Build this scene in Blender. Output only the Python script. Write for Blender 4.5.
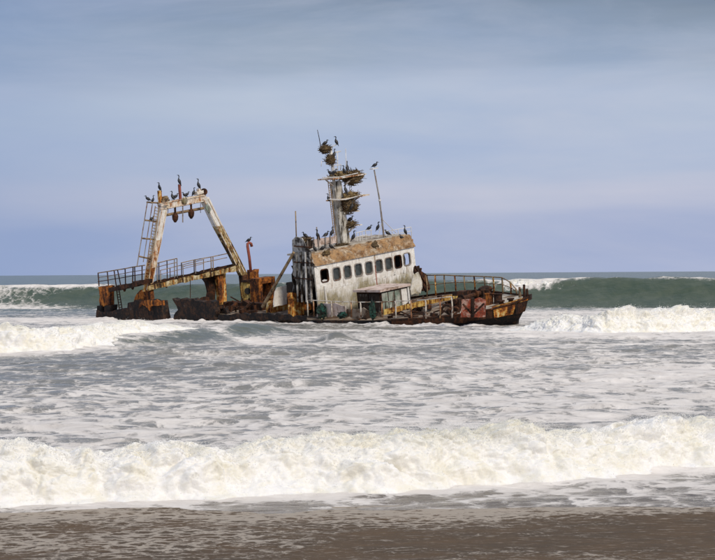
import bpy, bmesh, math, random
import numpy as np
from mathutils import Vector, Matrix
R = math.radians
scene = bpy.context.scene
col = scene.collection
for o in list(bpy.data.objects): bpy.data.objects.remove(o)
random.seed(7); rng = np.random.default_rng(7)

# ------------------------------------------------------------------ camera
EYE = Vector((0, 0, 2.4)); F = 1900.0                     # focal length in pixels of a 715 x 560 picture
CAM_R = Matrix.Rotation(R(90) - 0.0036, 3, 'X') @ Matrix.Rotation(-0.0060, 3, 'Z')
cd = bpy.data.cameras.new('camera'); cam = bpy.data.objects.new('camera', cd); col.objects.link(cam)
cam.matrix_world = Matrix.Translation(EYE) @ CAM_R.to_4x4()
cd.sensor_width = 36; cd.lens = 36 * F / 715; cd.clip_end = 60000; cd.clip_start = 0.1
scene.camera = cam
scene.render.resolution_x, scene.render.resolution_y = 1024, 802

# ------------------------------------------------------------------ sky and sun
SUN_DIR = Vector((0.42, -0.72, 0.75)).normalized()        # towards the sun: behind the camera, to the right
world = bpy.data.worlds.new('World'); scene.world = world; world.use_nodes = True
nt = world.node_tree; nt.nodes.clear()
def N(tree, typ, ins=None, **kw):
    n = tree.nodes.new(typ)
    for k, v in kw.items(): setattr(n, k, v)
    for k, v in (ins or {}).items():
        if isinstance(v, bpy.types.NodeSocket): tree.links.new(v, n.inputs[k])
        else: n.inputs[k].default_value = v
    return n
def ramp(tree, fac, stops, interp='LINEAR'):
    n = tree.nodes.new('ShaderNodeValToRGB'); tree.links.new(fac, n.inputs[0])
    n.color_ramp.interpolation = interp
    e = n.color_ramp.elements
    while len(e) < len(stops): e.new(0.5)
    for el, (p, c) in zip(e, stops):
        el.position = p; el.color = (c, c, c, 1) if not hasattr(c, '__len__') else (*c, 1)
    return n.outputs[0]
def mixc(tree, fac, a, b, blend='MIX'):
    n = tree.nodes.new('ShaderNodeMix'); n.data_type = 'RGBA'; n.blend_type = blend
    for s, v in ((n.inputs[0], fac), (n.inputs[6], a), (n.inputs[7], b)):
        if isinstance(v, bpy.types.NodeSocket): tree.links.new(v, s)
        else: s.default_value = v if not hasattr(v, '__len__') else (*v[:3], 1)
    return n.outputs[2]
def mth(tree, op, a, b=0.0, clamp=False):
    n = tree.nodes.new('ShaderNodeMath'); n.operation = op; n.use_clamp = clamp
    for s, v in ((n.inputs[0], a), (n.inputs[1], b)):
        if isinstance(v, bpy.types.NodeSocket): tree.links.new(v, s)
        else: s.default_value = v
    return n.outputs[0]
def srgb(r, g, b):
    return tuple((c / 255 / 12.92) if c / 255 <= 0.04045 else ((c / 255 + 0.055) / 1.055) ** 2.4 for c in (r, g, b))

tc = N(nt, 'ShaderNodeTexCoord')
sep = N(nt, 'ShaderNodeSeparateXYZ', {0: tc.outputs['Generated']})
sky = N(nt, 'ShaderNodeTexSky', sky_type='NISHITA', sun_disc=False, sun_elevation=math.asin(SUN_DIR.z),
        sun_rotation=math.atan2(SUN_DIR.x, SUN_DIR.y), air_density=1.0, dust_density=3.0)
# overcast deck: soft horizontal banks of stratus, drawn in the direction of the sky
warp = N(nt, 'ShaderNodeMapping', {'Vector': tc.outputs['Generated'], 'Scale': (2.6, 2.6, 30.0)})
nz = N(nt, 'ShaderNodeTexNoise', {'Vector': warp.outputs[0], 'Scale': 1.0, 'Detail': 4.0, 'Roughness': 0.5})
zz = mth(nt, 'ADD', sep.outputs[2], mth(nt, 'MULTIPLY', mth(nt, 'SUBTRACT', nz.outputs[0], 0.5), 0.055))
elev = mth(nt, 'MULTIPLY', zz, 1 / 0.6, True)
cloud = ramp(nt, elev, [(0.0, srgb(168, 179, 210)), (0.035, srgb(165, 176, 207)), (0.068, srgb(192, 195, 213)), (0.10, srgb(176, 188, 212)),
                        (0.14, srgb(184, 194, 211)), (0.19, srgb(148, 162, 182)), (0.25, srgb(104, 119, 140)), (0.42, srgb(165, 175, 192)), (1.0, srgb(205, 208, 215))], 'EASE')
nz2 = N(nt, 'ShaderNodeTexNoise', {'Vector': N(nt, 'ShaderNodeMapping', {'Vector': tc.outputs['Generated'], 'Scale': (5.0, 5.0, 22.0), 'Location': (3.1, 0.4, 1.0)}).outputs[0], 'Scale': 1.0, 'Detail': 6.0, 'Roughness': 0.55})
thin = ramp(nt, nz2.outputs[0], [(0.36, 0.0), (0.66, 1.0)])
cloud = mixc(nt, mth(nt, 'MULTIPLY', thin, 0.32), cloud, srgb(128, 155, 200))
west = N(nt, 'ShaderNodeMapRange', {'Value': sep.outputs[0], 'From Min': 0.02, 'From Max': -0.26}, interpolation_type='SMOOTHSTEP').outputs[0]   # the deck thins to blue haze on the left
nz3 = N(nt, 'ShaderNodeTexNoise', {'Vector': N(nt, 'ShaderNodeMapping', {'Vector': tc.outputs['Generated'], 'Scale': (3.5, 3.5, 16.0), 'Location': (1.7, 0.2, 0.35)}).outputs[0], 'Scale': 1.6, 'Detail': 7.0, 'Roughness': 0.6, 'Distortion': 0.4})
wisp = ramp(nt, nz3.outputs[0], [(0.42, 0.0), (0.68, 1.0)])
cloud = mixc(nt, mth(nt, 'MULTIPLY', wisp, 0.42), cloud, srgb(192, 196, 212))
cloud = mixc(nt, mth(nt, 'MULTIPLY', west, 0.5), cloud, srgb(122, 148, 192))
cs = N(nt, 'ShaderNodeVectorMath', {0: cloud}, operation='SCALE'); cs.inputs['Scale'].default_value = 8.5
skyc = mixc(nt, 0.93, sky.outputs[0], cs.outputs[0])
bg = N(nt, 'ShaderNodeBackground', {'Color': skyc, 'Strength': 0.1})
wo = N(nt, 'ShaderNodeOutputWorld', {0: bg.outputs[0]})

sl = bpy.data.lights.new('sun', 'SUN'); sl.energy = 2.0; sl.angle = R(11); sl.color = (1.0, 0.93, 0.82)
so = bpy.data.objects.new('sun', sl); col.objects.link(so)
so.rotation_euler = (-SUN_DIR).to_track_quat('-Z', 'Y').to_euler(); so.location = SUN_DIR * 60
vs = scene.view_settings; vs.view_transform = 'Standard'; vs.look = 'None'; vs.gamma = 1; vs.use_curve_mapping = False
vs.exposure = 0.32

# ------------------------------------------------------------------ noise (numpy)
_perm = rng.permutation(512).astype(np.int64)
_perm = np.concatenate([_perm, _perm, _perm])
_grad = rng.normal(size=(512, 3)); _grad /= np.linalg.norm(_grad, axis=1)[:, None]
def perlin(x, y, z=0.0):
    x, y, z = np.broadcast_arrays(np.asarray(x, float), np.asarray(y, float), np.asarray(z, float))
    xi, yi, zi = np.floor(x).astype(np.int64), np.floor(y).astype(np.int64), np.floor(z).astype(np.int64)
    xf, yf, zf = x - xi, y - yi, z - zi
    u, v, w = (t * t * t * (t * (t * 6 - 15) + 10) for t in (xf, yf, zf))
    out = 0
    for dx in (0, 1):
        for dy in (0, 1):
            for dz in (0, 1):
                g = _grad[_perm[_perm[_perm[(xi + dx) & 511] + ((yi + dy) & 511)] + ((zi + dz) & 511)]]
                d = g[..., 0] * (xf - dx) + g[..., 1] * (yf - dy) + g[..., 2] * (zf - dz)
                out = out + d * (u if dx else 1 - u) * (v if dy else 1 - v) * (w if dz else 1 - w)
    return out * 1.5
def fbm(x, y, z=0.0, octv=4, gain=0.5, lac=2.03):
    s = 0; a = 1.0
    for i in range(octv):
        s = s + a * perlin(x * lac**i + 17.3 * i, y * lac**i - 9.1 * i, z * lac**i + 3.7 * i); a *= gain
    return s
def billow(x, y, z, octv=4, gain=0.5, lac=2.1):
    s = 0; a = 1.0
    for i in range(octv):
        s = s + a * (np.abs(perlin(x * lac**i + 31.3 * i, y * lac**i - 5.1 * i, z * lac**i + 8.7 * i)) * 2 - 0.5); a *= gain
    return s
def sstep(a, b, x):
    t = np.clip((x - a) / (b - a), 0, 1); return t * t * (3 - 2 * t)

# ------------------------------------------------------------------ pixel -> place helpers and the ship's frame
def ray(px, py):
    return (CAM_R @ Vector(((px - 357.5) / F, -(py - 280) / F, -1))).normalized()
def hit(px, py, p0, n):
    d = ray(px, py); return EYE + d * ((p0 - EYE).dot(n) / d.dot(n))
SEA = Vector((0, 0, 0)); UP = Vector((0, 0, 1))
O = hit(521, 325.5, SEA, UP)                     # stem of the bow at the waterline
PSI, PHI = R(45), R(8)
FW = Vector((math.cos(PSI), -math.sin(PSI), 0))  # towards the bow
P0 = Vector((math.sin(PSI), math.cos(PSI), 0))
PT = P0 * math.cos(PHI) + UP * math.sin(PHI)     # towards port (the ship heels to starboard)
UZ = UP * math.cos(PHI) - P0 * math.sin(PHI)
def W(x, y, z): return O + FW * x + PT * y + UZ * z
def LX(px, py, x): return hit(px, py, O + FW * x, FW)
def LY(px, py, y): return hit(px, py, O + PT * y, PT)
def LZ(px, py, z): return hit(px, py, O + UZ * z, UZ)

# ------------------------------------------------------------------ mesh building
class MB:
    def __init__(s): s.v = []; s.f = []
    def add(s, vs_, fs_):
        b = len(s.v); s.v += [Vector(v) for v in vs_]; s.f += [tuple(i + b for i in f) for f in fs_]; return s
    def tube(s, pts, r, n=6, caps=True, r2=None):
        pts = [Vector(p) for p in pts]; k = len(pts); vs_ = []; fs_ = []
        rs = r if hasattr(r, '__len__') else [r + ((r2 if r2 is not None else r) - r) * i / (k - 1) for i in range(k)]
        t0 = (pts[1] - pts[0]).normalized(); a = t0.orthogonal().normalized()
        for i, p in enumerate(pts):
            t = (pts[min(i + 1, k - 1)] - pts[max(i - 1, 0)]).normalized()
            a = (a - t * a.dot(t)).normalized(); b = t.cross(a)
            for j in range(n):
                an = 2 * math.pi * j / n
                vs_.append(p + (a * math.cos(an) + b * math.sin(an)) * rs[i])
        for i in range(k - 1):
            for j in range(n):
                fs_.append((i * n + j, i * n + (j + 1) % n, (i + 1) * n + (j + 1) % n, (i + 1) * n + j))
        if caps: fs_ += [tuple(range(n))[::-1], tuple(range((k - 1) * n, k * n))]
        return s.add(vs_, fs_)
    def beam(s, p, q, w, h, side=None):          # bar from p to q, w across `side`, h across the other way
        p, q = Vector(p), Vector(q); t = (q - p).normalized(); side = Vector(side or FW)
        a = (side - t * side.dot(t)).normalized(); b = t.cross(a)
        vs_ = [e + a * (sa * w / 2) + b * (sb * h / 2) for e in (p, q) for sa, sb in ((-1, -1), (1, -1), (1, 1), (-1, 1))]
        return s.add(vs_, [(3, 2, 1, 0), (4, 5, 6, 7), (0, 1, 5, 4), (1, 2, 6, 5), (2, 3, 7, 6), (3, 0, 4, 7)])
    def box(s, x0, x1, y0, y1, z0, z1):          # in ship axes
        vs_ = [W(x, y, z) for z in (z0, z1) for x, y in ((x0, y0), (x1, y0), (x1, y1), (x0, y1))]
        return s.add(vs_, [(3, 2, 1, 0), (4, 5, 6, 7), (0, 1, 5, 4), (1, 2, 6, 5), (2, 3, 7, 6), (3, 0, 4, 7)])
    def plate(s, poly, n, th, jag=0.0, step=0.22, keep=()):   # polygon, thickened along n, edges torn by `jag` metres
        poly = [Vector(p) for p in poly]; n = Vector(n).normalized(); pts = []
        for i, p in enumerate(poly):
            q = poly[(i + 1) % len(poly)]; L = (q - p).length; m = max(1, int(L / step)) if (jag and i not in keep) else 1
            pts.append(p); d = (q - p).normalized(); e = d.cross(n)
            for j in range(1, m):
                pts.append(p.lerp(q, (j + random.uniform(-.3, .3)) / m) + e * random.gauss(0, jag))
        k = len(pts); vs_ = [p + n * th / 2 for p in pts] + [p - n * th / 2 for p in pts]
        fs_ = [tuple(range(k)), tuple(range(2 * k - 1, k - 1, -1))] + [((i + 1) % k, i, i + k, (i + 1) % k + k) for i in range(k)]
        return s.add(vs_, fs_)
    def lump(s, c, rx, ry, rz, n=10, m=7, rough=0.2, ax=None):
        ax = ax or (FW, PT, UZ); c = Vector(c); vs_ = []; fs_ = []; sd = random.uniform(0, 99)
        for i in range(m + 1):
            th = math.pi * i / m
            for j in range(n):
                ph = 2 * math.pi * j / n; d = (math.sin(th) * math.cos(ph), math.sin(th) * math.sin(ph), math.cos(th))
                r = 1 + rough * float(fbm(d[0] * 1.6 + sd, d[1] * 1.6, d[2] * 1.6, 3))
                vs_.append(c + ax[0] * (d[0] * rx * r) + ax[1] * (d[1] * ry * r) + ax[2] * (d[2] * rz * r))
        for i in range(m):
            for j in range(n): fs_.append((i * n + j, (i + 1) * n + j, (i + 1) * n + (j + 1) % n, i * n + (j + 1) % n))
        return s.add(vs_, fs_)
    def twigs(s, c, ax, ext, n, L, r=0.012, fn=None):
        for _ in range(n):
            while True:
                u = [random.uniform(-1, 1) for _ in range(3)]
                if sum(a * a for a in u) <= 1: break
            p = Vector(c) + ax[0] * (u[0] * ext[0]) + ax[1] * (u[1] * ext[1]) + ax[2] * (u[2] * ext[2])
            d = Vector((random.gauss(0, 1), random.gauss(0, 1), random.gauss(0, .45))).normalized() * random.uniform(.5, 1) * L
            s.tube([p - d / 2, p + d / 2], r * random.uniform(.7, 1.4), 3)
        return s
    def build(s, name, mat, parent=None, smooth=False, bevel=0.0):
        c = sum(s.v, Vector()) / max(1, len(s.v))
        me = bpy.data.meshes.new(name); me.from_pydata([v - c for v in s.v], [], s.f)
        bm = bmesh.new(); bm.from_mesh(me); bmesh.ops.recalc_face_normals(bm, faces=bm.faces); bm.to_mesh(me); bm.free()
        me.materials.append(MAT[mat])
        if smooth: me.polygons.foreach_set('use_smooth', [True] * len(me.polygons))
        o = bpy.data.objects.new(name, me); col.objects.link(o); put(o, c, parent)
        return o
WLOC = {}
def put(o, c, parent):
    WLOC[o.name] = Vector(c); o.parent = parent
    o.location = Vector(c) - (WLOC[parent.name] if parent else Vector())
def empty(name, c):
    o = bpy.data.objects.new(name, None); o.empty_display_size = 0.3; col.objects.link(o); put(o, c, None); return o
def tag(o, label=None, cat=None, group=None, kind=None):
    for k, v in (('label', label), ('category', cat), ('group', group), ('kind', kind)):
        if v: o[k] = v
    return o

# ------------------------------------------------------------------ materials
MAT = {}
def mat(name):
    m = bpy.data.materials.new(name); m.use_nodes = True; t = m.node_tree; t.nodes.clear(); MAT[name] = m; return t
def finish(t, shader): N(t, 'ShaderNodeOutputMaterial', {0: shader})
def worn(name, paint, paint2, rust=(0.16, 0.055, 0.018), rust2=(0.035, 0.016, 0.01), amount=0.5, scale=1.6, streak=0.5, rough=0.75, dirt=0.4, bump=0.4):
    """old paint over steel: flaked to rust in patches, with runs down the plate"""
    t = mat(name)
    tc_ = N(t, 'ShaderNodeTexCoord'); oi = N(t, 'ShaderNodeObjectInfo')
    off = N(t, 'ShaderNodeVectorMath', {0: tc_.outputs['Object'], 1: N(t, 'ShaderNodeCombineXYZ', {0: mth(t, 'MULTIPLY', oi.outputs['Random'], 37.0), 1: mth(t, 'MULTIPLY', oi.outputs['Random'], 11.0), 2: 0.0}).outputs[0]}, operation='ADD').outputs[0]
    n1 = N(t, 'ShaderNodeTexNoise', {'Vector': off, 'Scale': scale, 'Detail': 9.0, 'Roughness': 0.66, 'Distortion': 0.4})
    st = N(t, 'ShaderNodeMapping', {'Vector': off, 'Scale': (5.0, 5.0, 0.7)})
    n2 = N(t, 'ShaderNodeTexNoise', {'Vector': st.outputs[0], 'Scale': 1.3, 'Detail': 6.0, 'Roughness': 0.6})
    n3 = N(t, 'ShaderNodeTexNoise', {'Vector': off, 'Scale': 9.0, 'Detail': 6.0, 'Roughness': 0.7})
    n4 = N(t, 'ShaderNodeTexNoise', {'Vector': off, 'Scale': 3.1, 'Detail': 5.0, 'Roughness': 0.6})
    f = mth(t, 'ADD', mth(t, 'MULTIPLY', n1.outputs[0], 1 - streak), mth(t, 'MULTIPLY', n2.outputs[0], streak))
    c = 0.5 + (0.5 - amount) * 0.42
    mask = ramp(t, f, [(max(0, c - 0.035), 0.0), (min(1, c + 0.05), 1.0)])
    edge = ramp(t, f, [(max(0, c - 0.12), 0.0), (max(0.01, c), 1.0)])
    pc = mixc(t, ramp(t, n4.outputs[0], [(0.38, 0.0), (0.62, 1.0)]), paint, paint2)
    pc = mixc(t, mth(t, 'MULTIPLY', edge, dirt), pc, tuple(0.6 * a + 0.4 * b for a, b in zip(rust, paint)))
    pc = mixc(t, mth(t, 'MULTIPLY', ramp(t, n3.outputs[0], [(0.5, 0.0), (0.75, 1.0)]), dirt), pc, (0.10, 0.085, 0.06))
    rc = mixc(t, ramp(t, n4.outputs[0], [(0.36, 0.0), (0.6, 1.0)]), rust2, rust)
    rc = mixc(t, ramp(t, n3.outputs[0], [(0.45, 0.0), (0.72, 0.8)]), rc, (0.012, 0.009, 0.008))
    cc = mixc(t, mask, pc, rc)
    bmp = N(t, 'ShaderNodeBump', {'Strength': bump, 'Distance': 0.06, 'Height': mth(t, 'ADD', mth(t, 'MULTIPLY', n3.outputs[0], 0.5), mth(t, 'MULTIPLY', mask, -0.35))})
    b = N(t, 'ShaderNodeBsdfPrincipled', {'Base Color': cc, 'Roughness': rough, 'Normal': bmp.outputs[0]})
    b.inputs['Specular IOR Level'].default_value = 0.25
    finish(t, b.outputs[0])
def patina(name, stops, scale=1.5, streak=0.4, fine=0.3, bump=0.6):
    """bare plate rusted in layers: colours follow the depth of the rust"""
    t = mat(name)
    tc_ = N(t, 'ShaderNodeTexCoord'); oi = N(t, 'ShaderNodeObjectInfo')
    off = N(t, 'ShaderNodeVectorMath', {0: tc_.outputs['Object'], 1: N(t, 'ShaderNodeCombineXYZ', {0: mth(t, 'MULTIPLY', oi.outputs['Random'], 41.0), 1: mth(t, 'MULTIPLY', oi.outputs['Random'], 13.0), 2: 0.0}).outputs[0]}, operation='ADD').outputs[0]
    n1 = N(t, 'ShaderNodeTexNoise', {'Vector': off, 'Scale': scale, 'Detail': 10.0, 'Roughness': 0.68, 'Distortion': 0.7})
    n2 = N(t, 'ShaderNodeTexNoise', {'Vector': N(t, 'ShaderNodeMapping', {'Vector': off, 'Scale': (4.0, 4.0, 0.8)}).outputs[0], 'Scale': 1.2, 'Detail': 6.0, 'Roughness': 0.6})
    n3 = N(t, 'ShaderNodeTexNoise', {'Vector': off, 'Scale': 7.0, 'Detail': 7.0, 'Roughness': 0.7})
    f = mth(t, 'ADD', mth(t, 'ADD', mth(t, 'MULTIPLY', n1.outputs[0], 1 - streak - fine), mth(t, 'MULTIPLY', n2.outputs[0], streak)), mth(t, 'MULTIPLY', n3.outputs[0], fine))
    f = mth(t, 'ADD', mth(t, 'MULTIPLY', mth(t, 'SUBTRACT', f, 0.5), 2.6), 0.5, True)
    bmp = N(t, 'ShaderNodeBump', {'Strength': bump, 'Distance': 0.07, 'Height': mth(t, 'ADD', f, mth(t, 'MULTIPLY', n3.outputs[0], 0.6))})
    b = N(t, 'ShaderNodeBsdfPrincipled', {'Base Color': ramp(t, f, stops), 'Roughness': 0.8, 'Normal': bmp.outputs[0]})
    b.inputs['Specular IOR Level'].default_value = 0.2
    finish(t, b.outputs[0])
K0, K1, K2, K3, K4, K5 = (0.010, 0.008, 0.007), (0.045, 0.018, 0.010), (0.17, 0.055, 0.015), (0.46, 0.15, 0.025), (0.60, 0.38, 0.10), (0.74, 0.64, 0.46)
RUST, RUSTD, ORANGE = (0.19, 0.066, 0.02), (0.04, 0.019, 0.012), (0.40, 0.14, 0.03)
worn('white_paint', (0.78, 0.75, 0.70), (0.62, 0.57, 0.50), RUST, (0.09, 0.06, 0.04), 0.22, 1.1, 0.55, dirt=0.35)
worn('house_white', (0.84, 0.81, 0.76), (0.70, 0.65, 0.57), (0.30, 0.17, 0.07), (0.12, 0.09, 0.05), 0.27, 0.9, 0.6, dirt=0.45, bump=0.3)
worn('house_stain', (0.76, 0.73, 0.67), (0.60, 0.54, 0.42), (0.26, 0.20, 0.09), (0.10, 0.08, 0.04), 0.50, 1.1, 0.35, dirt=0.45)
worn('crust', (0.50, 0.44, 0.31), (0.26, 0.21, 0.11), (0.15, 0.115, 0.05), (0.06, 0.05, 0.03), 0.55, 2.6, 0.3, dirt=0.5, bump=0.8)
worn('house_dark', (0.42, 0.40, 0.37), (0.16, 0.14, 0.12), (0.05, 0.032, 0.022), (0.015, 0.012, 0.01), 0.75, 1.6, 0.75, dirt=0.6)
worn('mast_paint', (0.66, 0.63, 0.57), (0.42, 0.37, 0.29), (0.10, 0.075, 0.045), (0.03, 0.025, 0.02), 0.40, 1.6, 0.7, dirt=0.55)
worn('house_torn', (0.66, 0.63, 0.58), (0.40, 0.37, 0.32), (0.05, 0.035, 0.025), (0.012, 0.010, 0.009), 0.56, 1.0, 0.22, dirt=0.65)
worn('white_rust', (0.78, 0.74, 0.66), (0.58, 0.47, 0.30), (0.44, 0.17, 0.04), RUST, 0.42, 1.5, 0.45, dirt=0.55)
patina('orange_rust', [(0.18, K0), (0.36, K1), (0.50, K2), (0.64, K3), (0.76, (0.50, 0.20, 0.045)), (0.90, K4)])
patina('yellow_rust', [(0.14, K0), (0.30, K1), (0.42, (0.24, 0.09, 0.02)), (0.54, (0.50, 0.30, 0.07)), (0.72, (0.60, 0.45, 0.16)), (0.92, (0.66, 0.56, 0.30))])
patina('cream_rust', [(0.12, K0), (0.28, K1), (0.40, K2), (0.50, K3), (0.60, K4), (0.74, K5), (0.95, (0.76, 0.70, 0.58))])
patina('leg_rust', [(0.16, K0), (0.34, (0.05, 0.03, 0.015)), (0.46, (0.19, 0.11, 0.04)), (0.57, (0.42, 0.30, 0.13)), (0.68, (0.56, 0.48, 0.32)), (0.85, K5)])
patina('dark_rust', [(0.2, K0), (0.45, (0.028, 0.014, 0.009)), (0.65, (0.085, 0.032, 0.014)), (0.85, (0.20, 0.075, 0.025))])
patina('black_hull', [(0.25, (0.008, 0.008, 0.009)), (0.52, (0.020, 0.016, 0.015)), (0.64, (0.065, 0.032, 0.018)), (0.76, (0.035, 0.03, 0.028)), (0.92, (0.26, 0.23, 0.20))], 1.2, 0.15, 0.4)
worn('deck', (0.33, 0.27, 0.21), (0.21, 0.155, 0.11), (0.13, 0.07, 0.035), (0.05, 0.032, 0.022), 0.52, 1.3, 0.0, dirt=0.4)
worn('pale_deck', (0.55, 0.50, 0.42), (0.42, 0.36, 0.28), (0.2, 0.12, 0.06), (0.10, 0.06, 0.035), 0.36, 1.4, 0.0, dirt=0.4)
worn('pink_slab', (0.68, 0.56, 0.50), (0.52, 0.40, 0.34), (0.3, 0.18, 0.11), RUSTD, 0.34, 1.4, 0.2, dirt=0.4)
worn('red_white', (0.56, 0.46, 0.39), (0.42, 0.25, 0.18), (0.36, 0.065, 0.03), (0.10, 0.035, 0.02), 0.56, 2.0, 0.2, dirt=0.6)
worn('red_pole', (0.36, 0.10, 0.07), (0.24, 0.06, 0.045), RUST, RUSTD, 0.35, 2.5, 0.3)
worn('green_panel', (0.20, 0.27, 0.21), (0.42, 0.42, 0.36), (0.09, 0.055, 0.035), RUSTD, 0.42, 2.0, 0.6)
worn('pole_grey', (0.30, 0.28, 0.26), (0.20, 0.17, 0.14), RUST, RUSTD, 0.35, 3.0, 0.3)
worn('pole_white', (0.72, 0.70, 0.67), (0.6, 0.57, 0.52), RUST, RUSTD, 0.22, 3.0, 0.3)
worn('rail_pale', (0.66, 0.62, 0.55), (0.50, 0.42, 0.30), RUST, RUSTD, 0.40, 3.0, 0.2)
worn('rail_rust', (0.46, 0.30, 0.16), (0.34, 0.13, 0.07), RUST, RUSTD, 0.5, 3.0, 0.2)
worn('pole_tan', (0.34, 0.24, 0.13), (0.22, 0.14, 0.08), RUSTD, RUSTD, 0.35, 3.0, 0.3)
worn('guano_crust', (0.46, 0.29, 0.15), (0.38, 0.22, 0.10), (0.27, 0.14, 0.06), (0.62, 0.50, 0.36), 0.50, 2.4, 0.15, rough=0.95, dirt=0.7, bump=1.0)
worn('twig', (0.13, 0.085, 0.045), (0.075, 0.048, 0.028), (0.20, 0.135, 0.06), (0.03, 0.02, 0.014), 0.5, 4.0, 0.0, rough=0.9)
worn('straw', (0.36, 0.26, 0.12), (0.22, 0.15, 0.07), (0.15, 0.10, 0.045), (0.05, 0.034, 0.02), 0.45, 4.0, 0.0, rough=0.9)
worn('green_net', (0.012, 0.075, 0.055), (0.02, 0.045, 0.035), (0.02, 0.02, 0.016), (0.012, 0.012, 0.01), 0.45, 5.0, 0.0, rough=0.9, bump=1.0)
t = mat('void'); finish(t, N(t, 'ShaderNodeBsdfPrincipled', {'Base Color': (0.012, 0.011, 0.011, 1), 'Roughness': 0.9}).outputs[0])  # near-black that paints in the dark of rooms and openings
t = mat('feather')
nf = N(t, 'ShaderNodeTexNoise', {'Vector': N(t, 'ShaderNodeTexCoord').outputs['Object'], 'Scale': 26.0, 'Detail': 4.0})
finish(t, N(t, 'ShaderNodeBsdfPrincipled', {'Base Color': ramp(t, nf.outputs[0], [(0.35, (0.008, 0.008, 0.010)), (0.7, (0.03, 0.027, 0.027))]), 'Roughness': 0.5}).outputs[0])
t = mat('pale_feather'); finish(t, N(t, 'ShaderNodeBsdfPrincipled', {'Base Color': (0.10, 0.08, 0.06, 1), 'Roughness': 0.7}).outputs[0])
t = mat('horn'); finish(t, N(t, 'ShaderNodeBsdfPrincipled', {'Base Color': (0.05, 0.04, 0.03, 1), 'Roughness': 0.5}).outputs[0])
t = mat('salt_glass')                                   # window glass fogged with salt
g = N(t, 'ShaderNodeTexNoise', {'Vector': N(t, 'ShaderNodeTexCoord').outputs['Object'], 'Scale': 3.0, 'Detail': 6.0})
finish(t, N(t, 'ShaderNodeBsdfPrincipled', {'Base Color': ramp(t, g.outputs[0], [(0.3, (0.020, 0.023, 0.021)), (0.7, (0.070, 0.078, 0.070))]), 'Roughness': 0.28}).outputs[0])

worn('guano_white', (0.80, 0.77, 0.72), (0.66, 0.60, 0.52), RUST, RUSTD, 0.25, 2.0, 0.3)
t = MAT['house_white'].node_tree                        # olive growth climbing the foot of the wall
pb_ = [n for n in t.nodes if n.type == 'BSDF_PRINCIPLED'][0]; base_ = pb_.inputs['Base Color'].links[0].from_socket
gp = N(t, 'ShaderNodeNewGeometry').outputs['Position']
hgt = N(t, 'ShaderNodeVectorMath', {0: gp, 1: tuple(UZ)}, operation='DOT_PRODUCT').outputs['Value']
hgt = mth(t, 'SUBTRACT', hgt, O.dot(UZ))
a_ = N(t, 'ShaderNodeTexNoise', {'Vector': gp, 'Scale': 0.75, 'Detail': 3.0, 'Roughness': 0.5})
b_ = N(t, 'ShaderNodeTexNoise', {'Vector': N(t, 'ShaderNodeMapping', {'Vector': gp, 'Scale': (3.2, 3.2, 0.8)}).outputs[0], 'Scale': 1.5, 'Detail': 9.0, 'Roughness': 0.7})
c_ = N(t, 'ShaderNodeTexNoise', {'Vector': gp, 'Scale': 6.0, 'Detail': 8.0, 'Roughness': 0.75})
v_ = mth(t, 'ADD', mth(t, 'MULTIPLY', a_.outputs[0], 1.5), mth(t, 'ADD', mth(t, 'MULTIPLY', b_.outputs[0], 1.0), mth(t, 'MULTIPLY', c_.outputs[0], 0.5)))
v_ = mth(t, 'SUBTRACT', v_, mth(t, 'MULTIPLY', mth(t, 'MAXIMUM', mth(t, 'SUBTRACT', hgt, 1.45), 0.0), 0.75))
k_ = N(t, 'ShaderNodeMapRange', {'Value': v_, 'From Min': 1.12, 'From Max': 1.50}).outputs[0]
gc = mixc(t, ramp(t, c_.outputs[0], [(0.35, 0.0), (0.68, 1.0)]), (0.10, 0.08, 0.035), (0.42, 0.35, 0.20))
t.links.new(mixc(t, mth(t, 'MULTIPLY', k_, 0.9), base_, gc), pb_.inputs['Base Color'])

# ---- water and foam
def foam_pattern(t, pos):
    """0..1 height map of lacy sea foam; thresholded by how much foam lies there"""
    flat = N(t, 'ShaderNodeMapping', {'Vector': pos, 'Scale': (1, 1, 0.35)}).outputs[0]
    n1 = N(t, 'ShaderNodeTexNoise', {'Vector': flat, 'Scale': 0.33, 'Detail': 3.0, 'Roughness': 0.55, 'Distortion': 0.5})
    n2 = N(t, 'ShaderNodeTexNoise', {'Vector': flat, 'Scale': 1.6, 'Detail': 10.0, 'Roughness': 0.72, 'Distortion': 0.7})
    wv = N(t, 'ShaderNodeVectorMath', {0: flat, 1: N(t, 'ShaderNodeVectorMath', {0: n2.outputs['Color'], 1: (0.9, 0.9, 0.4)}, operation='MULTIPLY').outputs[0]}, operation='ADD').outputs[0]
    v1 = N(t, 'ShaderNodeTexVoronoi', {'Vector': wv, 'Scale': 1.25}, feature='DISTANCE_TO_EDGE')
    v2 = N(t, 'ShaderNodeTexVoronoi', {'Vector': wv, 'Scale': 4.0}, feature='DISTANCE_TO_EDGE')
    l1 = ramp(t, v1.outputs[0], [(0.0, 1.0), (0.28, 0.0)])
    l2 = ramp(t, v2.outputs[0], [(0.0, 1.0), (0.3, 0.0)])
    p = mth(t, 'ADD', mth(t, 'MULTIPLY', n1.outputs[0], 0.34), mth(t, 'MULTIPLY', n2.outputs[0], 0.38))
    p = mth(t, 'ADD', p, mth(t, 'ADD', mth(t, 'MULTIPLY', l1, 0.16), mth(t, 'MULTIPLY', l2, 0.12)))
    return p, n1.outputs[0], n2.outputs[0]
t = mat('sea_water')
pos = N(t, 'ShaderNodeNewGeometry').outputs['Position']
fo = N(t, 'ShaderNodeAttribute', attribute_name='foam').outputs['Fac']
dp = N(t, 'ShaderNodeAttribute', attribute_name='deep').outputs['Fac']; sl_ = N(t, 'ShaderNodeAttribute', attribute_name='silt').outputs['Fac']
p, big, fine = foam_pattern(t, pos)
thr = mth(t, 'SUBTRACT', 0.80, mth(t, 'MULTIPLY', fo, 0.62))
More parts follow.
